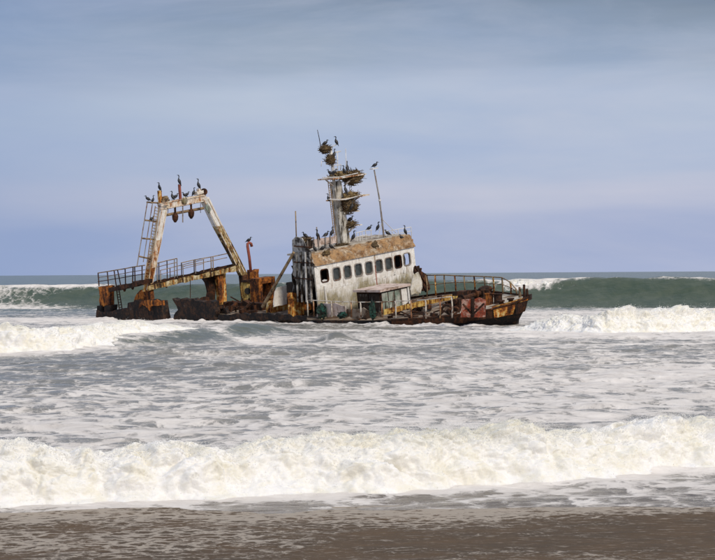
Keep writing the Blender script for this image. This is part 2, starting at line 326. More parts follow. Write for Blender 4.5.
old = N(t, 'ShaderNodeMapRange', {'Value': N(t, 'ShaderNodeSeparateXYZ', {0: pos}).outputs[1], 'From Min': 36.0, 'From Max': 62.0, 'To Min': 0.065, 'To Max': 0.13}).outputs[0]   # older foam further out has spread thin
mask = N(t, 'ShaderNodeMapRange', {'Value': p, 'From Min': mth(t, 'SUBTRACT', thr, old), 'From Max': mth(t, 'ADD', thr, mth(t, 'ADD', old, 0.015))}, interpolation_type='SMOOTHSTEP').outputs[0]
mask = mth(t, 'MULTIPLY', mask, ramp(t, fo, [(0.0, 0.0), (0.12, 0.75), (0.55, 0.86), (0.9, 1.0)]))
milk = mth(t, 'MULTIPLY', fo, 0.9, True)                                # air and sand stirred into the shallows
body = mixc(t, dp, mixc(t, milk, (0.085, 0.088, 0.070), (0.36, 0.33, 0.295)), mixc(t, ramp(t, N(t, 'ShaderNodeTexNoise', {'Vector': N(t, 'ShaderNodeMapping', {'Vector': pos, 'Scale': (1.0, 0.5, 1.4)}).outputs[0], 'Scale': 0.8, 'Detail': 8.0, 'Roughness': 0.65, 'Distortion': 0.6}).outputs[0], [(0.3, 0.0), (0.7, 1.0)]), (0.030, 0.058, 0.040), (0.080, 0.102, 0.070)))
body = mixc(t, sl_, body, (0.085, 0.062, 0.045))
ck = N(t, 'ShaderNodeMapping', {'Vector': pos, 'Scale': (0.6, 1.5, 1.0)})
w1 = N(t, 'ShaderNodeTexNoise', {'Vector': ck.outputs[0], 'Scale': 1.3, 'Detail': 7.0, 'Roughness': 0.6, 'Distortion': 0.3})
bm1 = N(t, 'ShaderNodeBump', {'Strength': 0.7, 'Distance': 0.16, 'Height': w1.outputs[0]})
wat = N(t, 'ShaderNodeBsdfPrincipled', {'Base Color': body, 'Roughness': 0.22, 'IOR': 1.33, 'Normal': bm1.outputs[0]})
bm2 = N(t, 'ShaderNodeBump', {'Strength': 0.8, 'Distance': 0.06, 'Height': mth(t, 'ADD', fine, mth(t, 'MULTIPLY', mask, 0.5))})
fm = N(t, 'ShaderNodeBsdfPrincipled', {'Base Color': mixc(t, ramp(t, fine, [(0.3, 0.0), (0.7, 1.0)]), (0.58, 0.53, 0.485), (0.90, 0.845, 0.79)), 'Roughness': 0.9, 'Normal': bm2.outputs[0]})
fm.inputs['Specular IOR Level'].default_value = 0.1
finish(t, N(t, 'ShaderNodeMixShader', {0: mask, 1: wat.outputs[0], 2: fm.outputs[0]}).outputs[0])

t = mat('whitewater')
pos = N(t, 'ShaderNodeNewGeometry').outputs['Position']
a = N(t, 'ShaderNodeTexNoise', {'Vector': pos, 'Scale': 2.3, 'Detail': 7.0, 'Roughness': 0.62, 'Distortion': 0.5})
b_ = N(t, 'ShaderNodeTexNoise', {'Vector': pos, 'Scale': 14.0, 'Detail': 6.0, 'Roughness': 0.72})
thn = N(t, 'ShaderNodeAttribute', attribute_name='thin').outputs['Fac']
cw = mixc(t, ramp(t, a.outputs[0], [(0.40, 1.0), (0.58, 0.0)]), (0.83, 0.81, 0.785), (0.76, 0.725, 0.635))
cw = mixc(t, mth(t, 'MULTIPLY', ramp(t, mth(t, 'ADD', a.outputs[0], mth(t, 'MULTIPLY', thn, 0.30)), [(0.58, 0.0), (0.82, 1.0)]), 0.5), cw, (0.50, 0.475, 0.34))
bw = N(t, 'ShaderNodeBump', {'Strength': 0.45, 'Distance': 0.04, 'Height': b_.outputs[0]})
ww = N(t, 'ShaderNodeBsdfPrincipled', {'Base Color': cw, 'Roughness': 0.95, 'Normal': bw.outputs[0]})
ww.inputs['Specular IOR Level'].default_value = 0.1
ww.inputs['Subsurface Weight'].default_value = 0.35; ww.inputs['Subsurface Radius'].default_value = (0.10, 0.10, 0.08); ww.inputs['Subsurface Scale'].default_value = 0.6
finish(t, ww.outputs[0])

t = mat('wet_sand')
pos = N(t, 'ShaderNodeNewGeometry').outputs['Position']
p, big, fine = foam_pattern(t, N(t, 'ShaderNodeMapping', {'Vector': pos, 'Scale': (4.0, 4.0, 1.0), 'Location': (5.2, 1.3, 0)}).outputs[0])
fo = N(t, 'ShaderNodeAttribute', attribute_name='foam').outputs['Fac']
thr = mth(t, 'SUBTRACT', 0.80, mth(t, 'MULTIPLY', fo, 0.62))
fl = N(t, 'ShaderNodeMapRange', {'Value': p, 'From Min': mth(t, 'SUBTRACT', thr, 0.03), 'From Max': mth(t, 'ADD', thr, 0.05)}, interpolation_type='SMOOTHSTEP').outputs[0]
grain = N(t, 'ShaderNodeTexNoise', {'Vector': pos, 'Scale': 55.0, 'Detail': 5.0, 'Roughness': 0.7})
sc = mixc(t, ramp(t, big, [(0.35, 0.0), (0.65, 1.0)]), (0.132, 0.083, 0.043), (0.098, 0.067, 0.039))
sc = mixc(t, ramp(t, grain.outputs[0], [(0.35, 0.35), (0.7, 0.0)]), sc, (0.02, 0.016, 0.014))
rip = N(t, 'ShaderNodeTexNoise', {'Vector': N(t, 'ShaderNodeMapping', {'Vector': pos, 'Scale': (1.2, 5.0, 1.0)}).outputs[0], 'Scale': 2.2, 'Detail': 6.0, 'Roughness': 0.6})
fk = N(t, 'ShaderNodeTexNoise', {'Vector': N(t, 'ShaderNodeMapping', {'Vector': pos, 'Scale': (1.0, 1.6, 1.0)}).outputs[0], 'Scale': 7.5, 'Detail': 5.0, 'Roughness': 0.62})
fl = mth(t, 'MAXIMUM', fl, mth(t, 'MULTIPLY', ramp(t, fk.outputs[0], [(0.57, 0.0), (0.68, 1.0)]), 0.55))
bs = N(t, 'ShaderNodeBump', {'Strength': 0.6, 'Distance': 0.05, 'Height': mth(t, 'ADD', rip.outputs[0], mth(t, 'MULTIPLY', fl, 0.25))})
sb = N(t, 'ShaderNodeBsdfPrincipled', {'Base Color': mixc(t, mth(t, 'MULTIPLY', fl, 0.55), sc, (0.60, 0.52, 0.43)), 'Roughness': 0.62, 'Normal': bs.outputs[0]})
sb.inputs['Specular IOR Level'].default_value = 0.08
finish(t, sb.outputs[0])

# ------------------------------------------------------------------ sea
def grid_object(name, X, Y, Z, attrs, matname):
    r, c = X.shape; me = bpy.data.meshes.new(name)
    idx = np.arange(r * c).reshape(r, c)
    q = np.stack([idx[:-1, :-1], idx[:-1, 1:], idx[1:, 1:], idx[1:, :-1]], -1).reshape(-1, 4)
    me.vertices.add(r * c); me.vertices.foreach_set('co', np.stack([X, Y, Z], -1).ravel().astype(np.float32))
    me.loops.add(q.size); me.loops.foreach_set('vertex_index', q.ravel().astype(np.int32))
    me.polygons.add(len(q)); me.polygons.foreach_set('loop_start', (np.arange(len(q)) * 4).astype(np.int32))
    me.polygons.foreach_set('use_smooth', np.ones(len(q), bool)); me.update(calc_edges=True)
    for k, v in attrs.items():
        at = me.attributes.new(k, 'FLOAT', 'POINT'); at.data.foreach_set('value', np.clip(v, 0, 1).ravel().astype(np.float32))
    me.materials.append(MAT[matname]); o = bpy.data.objects.new(name, me); col.objects.link(o); WLOC[o.name] = Vector(); return o
def seg_dist(X, Y, a, b):
    ax, ay, bx, by = a[0], a[1], b[0], b[1]; L2 = (bx - ax)**2 + (by - ay)**2
    s = np.clip(((X - ax) * (bx - ax) + (Y - ay) * (by - ay)) / L2, 0, 1)
    return np.hypot(X - ax - s * (bx - ax), Y - ay - s * (by - ay))
rows = [11.0]
while rows[-1] < 14000:
    y = rows[-1]; px = y * y / (F * 1.43 * 2.4)
    if y < 112: st = min(max(0.025, px * 0.9), 0.17)
    elif 124 < y < 158: st = 0.13
    elif y < 175: st = 0.5
    else: st = min(max(1.0, px * 0.35), 400)
    rows.append(y + st)
rows = np.array(rows); NC = 560
u = np.linspace(-1, 1, NC)
Y = np.repeat(rows[:, None], NC, 1); X = u[None, :] * (0.27 * Y + 4)
swell_y = 141.0 - 0.22 * X + 2.2 * perlin(X * 0.035, 3.3)                       # the green swell standing up behind the wreck
swell_h = 1.62 + 0.30 * sstep(-5, 12, X) + 0.12 * perlin(X * 0.11, 7.7)
shoulder = [(-9.4, 64.0), (-4.2, 76.0)]
def sea_height(X, Y):
    near = 1 - sstep(60, 110, Y)
    fade = sstep(18.6, 22.0, Y)
    lod = np.clip(70 / Y, 0, 1)
    z = 0.045 * fade * fbm(X * 0.55, Y * 1.25, 0.3, 4) * (0.6 + near)
    z = z + 0.085 * fade * np.abs(fbm(X * 0.22 + 3, Y * 0.75, 1.7, 3)) * sstep(26, 34, Y) * (1 - sstep(150, 260, Y))
    z = z + 0.10 * sstep(30, 50, Y) * fbm(X * 0.07, Y * 0.22, 4.1, 3)
    z = z + 0.30 * sstep(160, 240, Y) * fbm(X * 0.015, Y * 0.035, 9.2, 3) * np.clip(2200 / Y, 0, 1)
    t_ = Y - swell_y
    prof = np.where(t_ < 0, np.exp(-np.abs(t_ / 2.1)**1.7), np.exp(-(t_ / 8.0)**2))
    z = z + swell_h * prof * sstep(-60, -38, X) * (1 - sstep(45, 70, X)) * (1 + 0.05 * fbm(X * .5, Y * .8, 2.2, 2))
    z = z - 0.18 * np.exp(-((t_ + 7) / 5.0)**2)
    for (a, b, h, wd) in ((shoulder[0], shoulder[1], 0.30, 1.2), ((-4.2, 76), (-3.2, 84), 0.06, 1.5)):
        z = z + h * np.exp(-(seg_dist(X, Y, a, b) / wd)**2)
    a = hit(303, 321, SEA, UP); b = hit(372, 323, SEA, UP)                    # water surging up the low starboard side
    z = z + 0.16 * np.exp(-(seg_dist(X, Y, a, b) / 0.8)**2)
    k = hit(337, 341, SEA, UP); z = z + 0.27 * np.exp(-((X - k.x) / 0.55)**2 - ((Y - k.y) / 0.8)**2)
    for (px_, py_, h, wx) in ((470, 346, .10, 2.2), (590, 350, .12, 2.6), (250, 352, .10, 3), (600, 372, .08, 2), (120, 365, .10, 2.5), (320, 390, .09, 1.6), (70, 395, .10, 1.5)):
        k = hit(px_, py_, SEA, UP); z = z + h * np.exp(-((X - k.x) / wx)**2 - ((Y - k.y) / 0.9)**2)
    hd = seg_dist(X, Y, W(-1, -2.6, 0), W(-26, -3.6, 0)); z = z + np.exp(-(hd / 1.3)**2) * (0.03 + 0.13 * billow(X * 1.1, Y * 1.1, 0.7, 4, .55))
    z = z + 0.02 * (1 - fade) * fbm(X * 0.5, Y * 0.6, 5.5, 4)
    return z
Z = sea_height(X, Y)
wob = fbm(X * 0.08, Y * 0.10, 6.6, 3)
foam = np.interp(Y, [11, 18, 19.5, 21, 26, 32, 40, 48, 56, 66, 78, 95, 110, 124, 133, 139, 150, 200, 400, 3000], [.24, .30, .38, .48, .50, .48, .46, .42, .39, .38, .39, .36, .38, .42, .30, .18, .14, .13, .10, .06]) + 0.16 * wob
foam = foam + 0.11 * sstep(-0.08, 0.12, X / Y) * sstep(26, 34, Y) * (1 - sstep(80, 100, Y)) - 0.06 * sstep(0.06, 0.16, -X / Y) * sstep(30, 36, Y) * (1 - sstep(70, 90, Y))
t_ = Y - swell_y
crest = np.exp(-(t_ / 0.5)**2)
foam = foam + crest * np.clip(0.30 + 0.85 * fbm(X * 0.16, 2.0, 1.0, 3), 0, 0.8)
foam = foam - 0.45 * np.exp(-((t_ + 2.0) / 1.8)**2)
spill_c = hit(533, 280, Vector((0, 138, 0)), Vector((0, 1, 0))).x
foam = foam + 0.85 * np.exp(-((X - spill_c + 0.6) / 2.2)**2) * sstep(-2.0, -1.0, t_ + 0.35 * fbm(X * .8, Y * .8, 1.1, 3)) * (t_ < 3)
foam = foam + 0.62 * (1 - sstep(-26, -17, X)) * (Y > 90) * np.exp(-((t_ + 2.5) / 7)**2)          # lace on the left of the swell
hull_a, hull_b = W(0.2, 0, 0), W(-26, -3.4, 0)
foam = foam + 0.42 * np.exp(-(seg_dist(X, Y, W(-1, -2.6, 0), W(-26, -3.6, 0)) / 1.6)**2)
for (x0, y0, x1, y1, amt, wd) in ((180, 332, 300, 347, .4, .5), (300, 347, 430, 346, .35, .5), (505, 348, 715, 344, .25, .5), (530, 363, 640, 366, .3, .5), (0, 320, 110, 322, .45, 5), (285, 331, 520, 334, .30, 1.2), (530, 338, 715, 337, .35, 2.0), (530, 318, 715, 310, .3, 8)):
    a, b = hit(x0, y0, SEA, UP), hit(x1, y1, SEA, UP)
    foam = foam + amt * np.exp(-(seg_dist(X, Y, a, b) / wd)**2)
def shore(px, py): p_ = hit(px, py, SEA, UP); return (p_.x, p_.y)
near_line = [(-8.6, 18.2), shore(0, 506), shore(120, 503), shore(250, 496), shore(357, 491), shore(480, 486), shore(600, 476), shore(715, 466), (8.8, 26.4)]
right_line = [shore(519, 330), shore(537, 332.5), shore(600, 334), shore(660, 333), shore(715, 331), (24, 79)]
left_line = [(-19, 57.0), shore(0, 353), shore(70, 352), shore(120, 345), shore(165, 336), shore(205, 330)]
for ln, wd, amt in ((near_line, .45, .45), (right_line, 1.6, .45), (left_line, 1.3, .45)):      # wash spreading from the foot of each breaker
    dmin = np.min([seg_dist(X, Y, a, b) for a, b in zip(ln[:-1], ln[1:])], axis=0)
    foam = foam + amt * np.exp(-(dmin / (wd * (1 + 0.5 * fbm(X * .7, Y * .7, 3.0, 2))))**2)
k = hit(337, 340, SEA, UP); foam = foam - 0.8 * np.exp(-((X - k.x) / 0.6)**2 - ((Y - k.y) / 1.0)**2)
foam = foam - 0.30 * np.exp(-(seg_dist(X, Y, (-8.4, 63.2), (-3.8, 75.0)) / 0.8)**2)
deep = sstep(95, 132, Y) * 0.9 + 0.55 * np.exp(-(seg_dist(X, Y, *shoulder) / 2.5)**2) + 0.35 * np.exp(-((X - k.x) / 0.7)**2 - ((Y - k.y) / 1.2)**2)
sea = tag(grid_object('sea', X, Y, Z, {'foam': foam, 'deep': deep, 'silt': 1 - sstep(19.5, 24, Y)}, 'sea_water'), 'grey green shallow sea streaked with lacy white foam', None, None, 'structure')

# wet sand of the beach, from behind the camera down under the water
ys = np.concatenate([np.linspace(-30, 10, 30), np.linspace(10.3, 23, 190)]); xs = np.linspace(-22, 22, 420)
Xs, Ys = np.meshgrid(xs, ys)
Zs = (19.2 - Ys) * 0.042 + 0.02 * fbm(Xs * 0.35, Ys * 0.35, 2.0, 3) + 0.006 * fbm(Xs * 1.5, Ys * 4, 3.0, 3)
fs = 0.35 + 0.24 * fbm(Xs * 0.22, Ys * 0.30, 8.0, 3) + 0.22 * sstep(17.6, 19.4, Ys) - 0.05 * sstep(-1, 4, Xs) - 0.06 * sstep(0, 4, Xs)
tag(grid_object('wet_sand', Xs, Ys, Zs, {'foam': fs}, 'wet_sand'), 'dark brown wet sand flecked with foam at the shore', None, None, 'structure')

# ------------------------------------------------------------------ breaking waves
def drops(name, pts, rad, parent):
    """fine spray thrown off a breaker, as small drops of foam"""
    k = len(pts); oct_v = np.array([(1, 0, 0), (-1, 0, 0), (0, 1, 0), (0, -1, 0), (0, 0, 1), (0, 0, -1)], float)
    oct_f = np.array([(0, 2, 4), (2, 1, 4), (1, 3, 4), (3, 0, 4), (2, 0, 5), (1, 2, 5), (3, 1, 5), (0, 3, 5)])
    v = (pts[:, None, :] + oct_v[None] * rad[:, None, None]).reshape(-1, 3)
    f = (oct_f[None] + (np.arange(k) * 6)[:, None, None]).reshape(-1, 3)
    me = bpy.data.meshes.new(name); me.vertices.add(len(v)); me.vertices.foreach_set('co', v.ravel().astype(np.float32))
    me.loops.add(f.size); me.loops.foreach_set('vertex_index', f.ravel().astype(np.int32))
    me.polygons.add(len(f)); me.polygons.foreach_set('loop_start', (np.arange(len(f)) * 3).astype(np.int32))
    me.polygons.foreach_set('use_smooth', np.ones(len(f), bool)); me.update(calc_edges=True)
    me.materials.append(MAT['whitewater']); o = bpy.data.objects.new(name, me); col.objects.link(o); o.parent = parent
    o['kind'] = 'stuff'; return o
def breaker(label, line, Hs, wid, nu, nv, seed, ndrop, lump=1.0, base=0.0, dropr=(0.004, 0.016)):
    line = np.array(line, float); d = np.r_[0, np.cumsum(np.hypot(*np.diff(line, axis=0).T))]
    s = np.linspace(0, d[-1], nu); lx = np.interp(s, d, line[:, 0]); ly = np.interp(s, d, line[:, 1]); H = np.interp(s, d, Hs)
    kk = max(3, nu // 9) | 1; kw = np.hanning(kk + 2)[1:-1]; kw /= kw.sum(); sm = lambda v: np.convolve(np.r_[2 * v[0] - v[kk // 2:0:-1], v, 2 * v[-1] - v[-2:-kk // 2 - 1:-1]], kw, 'valid')
    lx, ly = sm(lx), sm(ly)
    tx = np.gradient(lx, s); ty = np.gradient(ly, s); nx, ny = -ty, tx; sg = np.sign(ny + 1e-9); nx, ny = nx * sg, ny * sg     # away from the shore
    H = H * (1 + 0.20 * fbm(s / 1.3 / lump, seed, 0.5, 4, 0.6)); run = 0.35 * lump * fbm(s / 1.4 / lump, seed + 5.5, 0.1, 3)
    tt = np.linspace(0, 1, nv)
    pa = np.interp(tt, [0, .10, .30, .50, .62, .78, 1], [-.10, 0.0, .12, .26, .40, .62, 1.0]); pz = np.interp(tt, [0, .10, .30, .50, .62, .78, 1], [-.06, .16, .58, .93, 1.0, .72, -.10])
    ker = np.ones(9) / 9; pa = np.convolve(np.pad(pa, 4, 'edge'), ker, 'valid'); pz = np.convolve(np.pad(pz, 4, 'edge'), ker, 'valid')
    A = pa[:, None] * wid + run[None, :] * (1 - tt[:, None])**1.2; Zb = pz[:, None] * H[None, :]
    Xb = lx[None] + nx[None] * A; Yb = ly[None] + ny[None] * A
    k = 1 / (0.55 * lump)
    dn = billow(Xb * k + seed, Yb * k, Zb * k * 1.2, 6, 0.50)
    d2 = fbm(Xb * k * 0.7 - seed, Yb * k * .7, Zb * k, 4, 0.6)
    env = np.interp(tt, [0, .08, .2, .7, 1], [.25, .55, 1, 1, .15])[:, None] * np.clip(H / np.max(H), 0.12, 1)[None, :]
    amp = 0.115 * lump * env
    Xb = Xb - nx[None] * amp * dn * 1.0 + 0.05 * lump * env * d2; Yb = Yb - ny[None] * amp * dn; Zb = Zb + amp * (0.65 * dn + 0.6 * d2) + base
    thin = np.interp(tt, [0, .35, .55, .7, 1], [0, .25, .8, 1, 1])[:, None] * np.ones_like(Xb) * (0.5 + fbm(Xb * .6, Yb * .6, seed, 2))
    o = grid_object('breaking_wave', Xb, Yb, Zb, {'thin': thin}, 'whitewater')
    tag(o, label, None, None, 'structure')
    r = np.random.default_rng(int(seed * 10)); w_ = env * np.interp(tt, [0, .05, .3, .5, .7, 1], [.25, .15, .06, 1.2, 1.6, .1])[:, None]
    pick = r.choice(w_.size, ndrop, p=(w_ / w_.sum()).ravel()); i, j = np.unravel_index(pick, w_.shape)
    up = r.exponential(0.055, ndrop) * lump; clump = np.clip(0.45 + 1.1 * fbm(Xb[i, j] * 1.3, Yb[i, j] * 1.3, Zb[i, j], 2), 0.05, 2)
    P = np.stack([Xb[i, j] - nx[j] * r.exponential(0.05, ndrop) * lump + r.normal(0, .03, ndrop), Yb[i, j] - ny[j] * r.exponential(0.05, ndrop) * lump, Zb[i, j] + up * clump], -1)
    drops('spray', P, r.uniform(dropr[0], dropr[1], ndrop) * np.exp(-up * 3), o)
    return o
breaker('wide white wall of foam of the breaker nearest the beach', near_line, [.55, .57, .58, .59, .58, .56, .54, .52, .5], 1.9, 1300, 230, 1.7, 42000, 1.0, 0.0, (0.002, 0.0075))
breaker('white foaming breaker beyond the shallows, right of the bow', right_line, [.30, .70, .86, .88, .86, .8], 3.0, 900, 150, 4.3, 9000, 1.7, 0.0, (0.006, 0.022))
breaker('low foaming breaker at the far left in front of the stern', left_line, [.8, .8, .74, .66, .55, .12], 2.8, 800, 140, 6.1, 7000, 1.4, 0.0, (0.005, 0.018))
spl = [(spill_c - 3.2, 0), (spill_c - 1.0, 0), (spill_c + 1.0, 0), (spill_c + 3.0, 0)]
spl = [(x, 141.0 - 0.22 * x - 1.2) for x, _ in spl]
breaker('white curl of foam spilling from the green swell behind the bow', spl, [.05, .42, .34, .05], 1.5, 300, 90, 8.8, 2500, 1.5, 1.45, (0.008, 0.02))

# ------------------------------------------------------------------ the wreck
ship = empty('shipwreck', O)
tag(ship, 'rusted trawler wreck lying heeled over in the surf beyond the breakers', 'shipwreck')
DZ = 0.66                                                  # deck above the waterline, in ship axes
# --- hull: lofted from the stem aft
ST = [(0.62, .06, 1.20), (0.25, .50, 1.08), (-0.5, 1.15, .94), (-1.6, 1.85, .82), (-3.0, 2.50, .73), (-5.0, 3.15, .68), (-7.5, 3.42, .66), (-10, 3.5, .68), (-14, 3.5, .82), (-17, 3.5, .9), (-19.2, 3.45, .95)]
TW = 0.105                                                 # the deck is twisted up towards port
def dk(x, y): return float(np.interp(x, [q[0] for q in ST[::-1]], [q[2] for q in ST[::-1]])) + TW * max(y + 1, 0) * float(sstep(-9.5, -6, x))
m = MB(); prof_n = 6; vs_ = []
for (x, b, z) in ST:
    ring = []
    for sd in (-1, 1):
        for (fb, zz_) in ((1.0, z), (0.985, z * 0.62), (.95, 0.15), (.88, -.6), (.7, -1.6)):
            xr = x - (0.0 if x < -1 else (1 - zz_ / 1.2) * 0.95 * sstep(-2.0, .6, x))
            jitter = random.gauss(0, 0.03) if b > 1 else 0
            ring.append((xr, sd * (b * fb + jitter), zz_ + (random.gauss(0, .02) + dk(x, sd * b) - z if fb == 1 else 0)))
    vs_.append(ring)
allv = [W(*p_) for r_ in vs_ for p_ in r_]; fs_ = []
for i in range(len(ST) - 1):
    for sd in (0, 5):
        for j in range(4): fs_.append((i * 10 + sd + j, (i + 1) * 10 + sd + j, (i + 1) * 10 + sd + j + 1, i * 10 + sd + j + 1))
for j in range(4): fs_.append((j, j + 1, 5 + j + 1, 5 + j)); e = (len(ST) - 1) * 10; fs_.append((e + j, e + 5 + j, e + 5 + j + 1, e + j + 1))
hull = m.add(allv, fs_).build('hull', 'black_hull', ship)
tag(hull, 'black bow half of the hull, low in the water')
# deck in transverse strips
m = MB()
for i in range(len(ST) - 1):
    (x0, b0, z0), (x1, b1, z1) = ST[i], ST[i + 1]
    if x0 <= -3.0:
        g_ = [W(xx, -bb + .05 + (2 * bb - .1) * q / 8, dk(xx, -bb + 2 * bb * q / 8) - .05) for xx, bb in ((x0, b0), (x1, b1)) for q in range(9)]; m.add(g_, [(q, q + 1, q + 10, q + 9) for q in range(8)])
m.build('deck', 'deck', hull)
m = MB()
for i in range(4):
    (x0, b0, z0), (x1, b1, z1) = ST[i], ST[i + 1]
    g_ = [W(xx, -bb + .03 + (2 * bb - .06) * q / 8, dk(xx, -bb + 2 * bb * q / 8) - .03) for xx, bb in ((x0, b0), (x1, b1)) for q in range(9)]; m.add(g_, [(q, q + 1, q + 10, q + 9) for q in range(8)])
tag(m.build('foredeck', 'pale_deck', hull), 'pale weathered deck at the tip of the bow')
# gunwale: rubbing strip along both edges
for sd, mt, a, b in ((-1, 'dark_rust', 0, 6), (1, 'dark_rust', 0, 8)):
    m = MB(); m.tube([W(x, sd * bb, dk(x, sd * bb)) for x, bb, z in ST[a:b]], 0.05, 6); m.build('gunwale', mt, hull, True)

# upper strakes of the bow, each plate rusted its own way
for i, mt in enumerate(('dark_rust', 'cream_rust', 'dark_rust', 'dark_rust', 'dark_rust')):
    (x0, b0, z0), (x1, b1, z1) = ST[i], ST[i + 1]; g0 = .55 if i < 3 else .5
    pl = [W(x0 - (0 if x0 < -1 else .02), -b0 - .02, z0 - .03), W(x1, -b1 - .02, z1 - .03), W(x1 - .02, -b1 * .985 - .02, z1 * g0), W(x0 - .25 * float(sstep(-1.5, .6, x0)), -b0 * .985 - .02, z0 * g0)]
    MB().plate(pl, PT + FW * (.9 if i < 3 else .3), .025, .03, .25, keep=(0,)).build('strake_plate', mt, hull)
# --- railings
def railing(tops, bases, name, mt, r=0.03, mids=(0.5,), mat_alt=None, post_r=None):
    rail = MB().tube(tops, r, 6).build(name, mt, ship, True)
    for q in mids:
        MB().tube([b.lerp(t_, q) for b, t_ in zip(bases, tops)], r * 0.75, 5).build('guard_rail', mt, rail, True)
    for i, (b, t_) in enumerate(zip(bases, tops)):
        MB().tube([b, b.lerp(t_, .5) + FW * random.gauss(0, .02), t_], (post_r or r) * 1.15, 6).build('post', (mat_alt if mat_alt and i % 2 else mt), rail, True)
    return rail
# port side, standing against the green swell
pp = [427, 436, 445, 455.6, 465, 475, 485, 494, 503, 511, 517]
pt_top = [275.2, 275.2, 275, 275.6, 276, 276.2, 276.6, 277, 277.6, 282, 289]
pb, ptop = [], []
for x_, ty in zip(pp, pt_top):
    best = min((W(x, e_, dk(x, e_)) for x, e_ in ((x, float(np.interp(x, [q[0] for q in ST[::-1]], [q[1] for q in ST[::-1]])) - .06) for x in np.linspace(-12, 0.3, 400))),
               key=lambda w: abs(357.5 + F * (CAM_R.transposed() @ (w - EYE)).x / -(CAM_R.transposed() @ (w - EYE)).z - x_))
    pb.append(best); ptop.append(hit(x_ - 1.0, ty, best, Vector((0, 1, 0))))
rl = railing(ptop, pb, 'railing', 'pole_tan', 0.028, (0.55,), 'cream_rust', 0.034)
tag(rl, 'bent rail along the far edge of the foredeck')
# starboard side, nearest the beach
sp = [(308, 300.2, 316), (314, 300.4, 316.5), (332, 301.2, 317), (351.5, 302, 317), (361, 302.2, 317), (382.5, 302, 317.5), (396, 301.3, 318), (411.5, 300.6, 318), (426, 299.8, 318.5), (440, 298, 318.5), (452, 296.6, 318)]
sb_, stp = [], []
for x_, ty, by in sp:
    b = LY(x_, by, -3.3); sb_.append(b); stp.append(hit(x_ - .5, ty, b, Vector((0, 1, 0))))
rl2 = railing(stp, sb_, 'railing', 'rail_pale', 0.022, (), 'rail_rust', 0.03)
tag(rl2, 'pale rail along the near side of the deck')

# --- foredeck gear
m = MB(); m.plate([LX(384, 315, -5.2), LX(430, 304, -5.2), LX(463, 297.5, -5.2), LX(463, 292.5, -5.2), LX(430, 299.0, -5.2), LX(384, 309.5, -5.2)], FW, 0.05, .02, keep=(3, 4))
for x_ in (392, 405, 418, 431, 444, 456):
    yb = np.interp(x_, [384, 463], [314, 297]); m.beam(LX(x_, yb, -5.1), LX(x_, yb - 5.2, -5.1), .06, .05)
tag(m.build('breakwater', 'yellow_rust', ship), 'yellow rusty plate across the foredeck')
pn = MB().plate([LY(461, 317.5, -2.35), LY(485, 317, -1.7), LY(485.5, 300, -1.7), LY(479, 297.5, -1.9), LY(462, 299.5, -2.35)], PT + FW * .3, .05, .03)
panel = tag(pn.build('bulwark_plate', 'red_white', ship), 'white and red stained bulwark plate on the near bow')
c0 = LY(472.5, 317, -2.45)
MB().beam(c0, LY(472.5, 298, -2.5), .10, .16).beam(LY(472.5, 315, -2.55), LY(463, 304, -2.55), .05, .08).beam(LY(472.5, 315, -2.55), LY(484, 303.5, -2.4), .05, .08).beam(LY(465, 309, -2.57), LY(480, 309, -2.57), .04, .06).build('brace', 'dark_rust', panel)
def drum(px0, px1, py0, py1, x, mt, name='winch_drum', parent=None):
    b0, t0 = LX((px0 + px1) / 2, py1, x), LX((px0 + px1) / 2 - .4, py0, x); r = (LX(px1, py1, x) - LX(px0, py1, x)).length / 2 * .72
    o = MB().tube([b0, b0.lerp(t0, .06), b0.lerp(t0, .08), b0.lerp(t0, .9), b0.lerp(t0, .92), t0], [r * 1.12, r * 1.12, r * .92, r * .92, r * 1.12, r * 1.12], 12).build(name, mt, parent or ship); return o
drum(485.5, 493.5, 293, 307, -2.0, 'orange_rust'); drum(494, 502.5, 293.5, 305, -1.6, 'dark_rust')
win = MB()
win.beam(W(-3.2, -.7, .85), W(-3.2, 1.3, 1.0), .5, .3).beam(W(-3.2, -.6, .8), W(-3.2, -.6, 1.28), .4, .12).beam(W(-3.2, 1.1, .9), W(-3.2, 1.1, 1.42), .4, .12)
win.tube([W(-3.2, -.75, 1.18), W(-3.2, 1.25, 1.32)], .12, 10)
wn = win.build('winch', 'dark_rust', ship)
MB().tube([W(-3.2, -.3, 1.2), W(-3.2, -.25, 1.2)], .24, 14).build('flange', 'dark_rust', wn); MB().tube([W(-3.2, .65, 1.28), W(-3.2, .7, 1.28)], .24, 14).build('flange', 'dark_rust', wn)
MB().lump(LX(485, 290.5, -3.2), .28, .38, .22, rough=.5).build('wire_coil', 'dark_rust', wn)
MB().plate([LX(456, 296, -4.2), LX(472, 294, -4.2), LX(471, 289.8, -4.2), LX(456.5, 291.5, -4.2)], FW, .5, .02).build('hatch', 'dark_rust', ship)
m = MB()                                                            # tangle of bent pipe at the near edge
for cx_, cy_, rr, yy in ((447, 310, 5.2, -2.9), (455, 311, 4.0, -2.8), (450, 312, 3.0, -3.0)):
    m.tube([LY(cx_ + rr * math.cos(a), cy_ - rr * .9 * math.sin(a), yy) for a in np.linspace(-.4, 3.6, 12)], .055, 6)
m.tube([LY(438, 317, -2.9), LY(444, 311, -2.9), LY(452, 316, -3.0), LY(460, 310, -2.8)], .05, 6)
tag(m.build('bent_pipe', 'dark_rust', ship, True), 'tangle of bent dark pipe at the deck edge')
for x_, yt, yb, mt in ((524, 284.5, 297, 'dark_rust'), (519.5, 287, 296, 'pole_tan'), (527, 289, 299, 'dark_rust')):
    b = W(0.1, 0, 1.05); MB().tube([hit(x_ + .5, yb + 1.5, b, FW), hit(x_, yt, b, FW)], .07, 8, r2=.05).build('bitt', mt, ship)
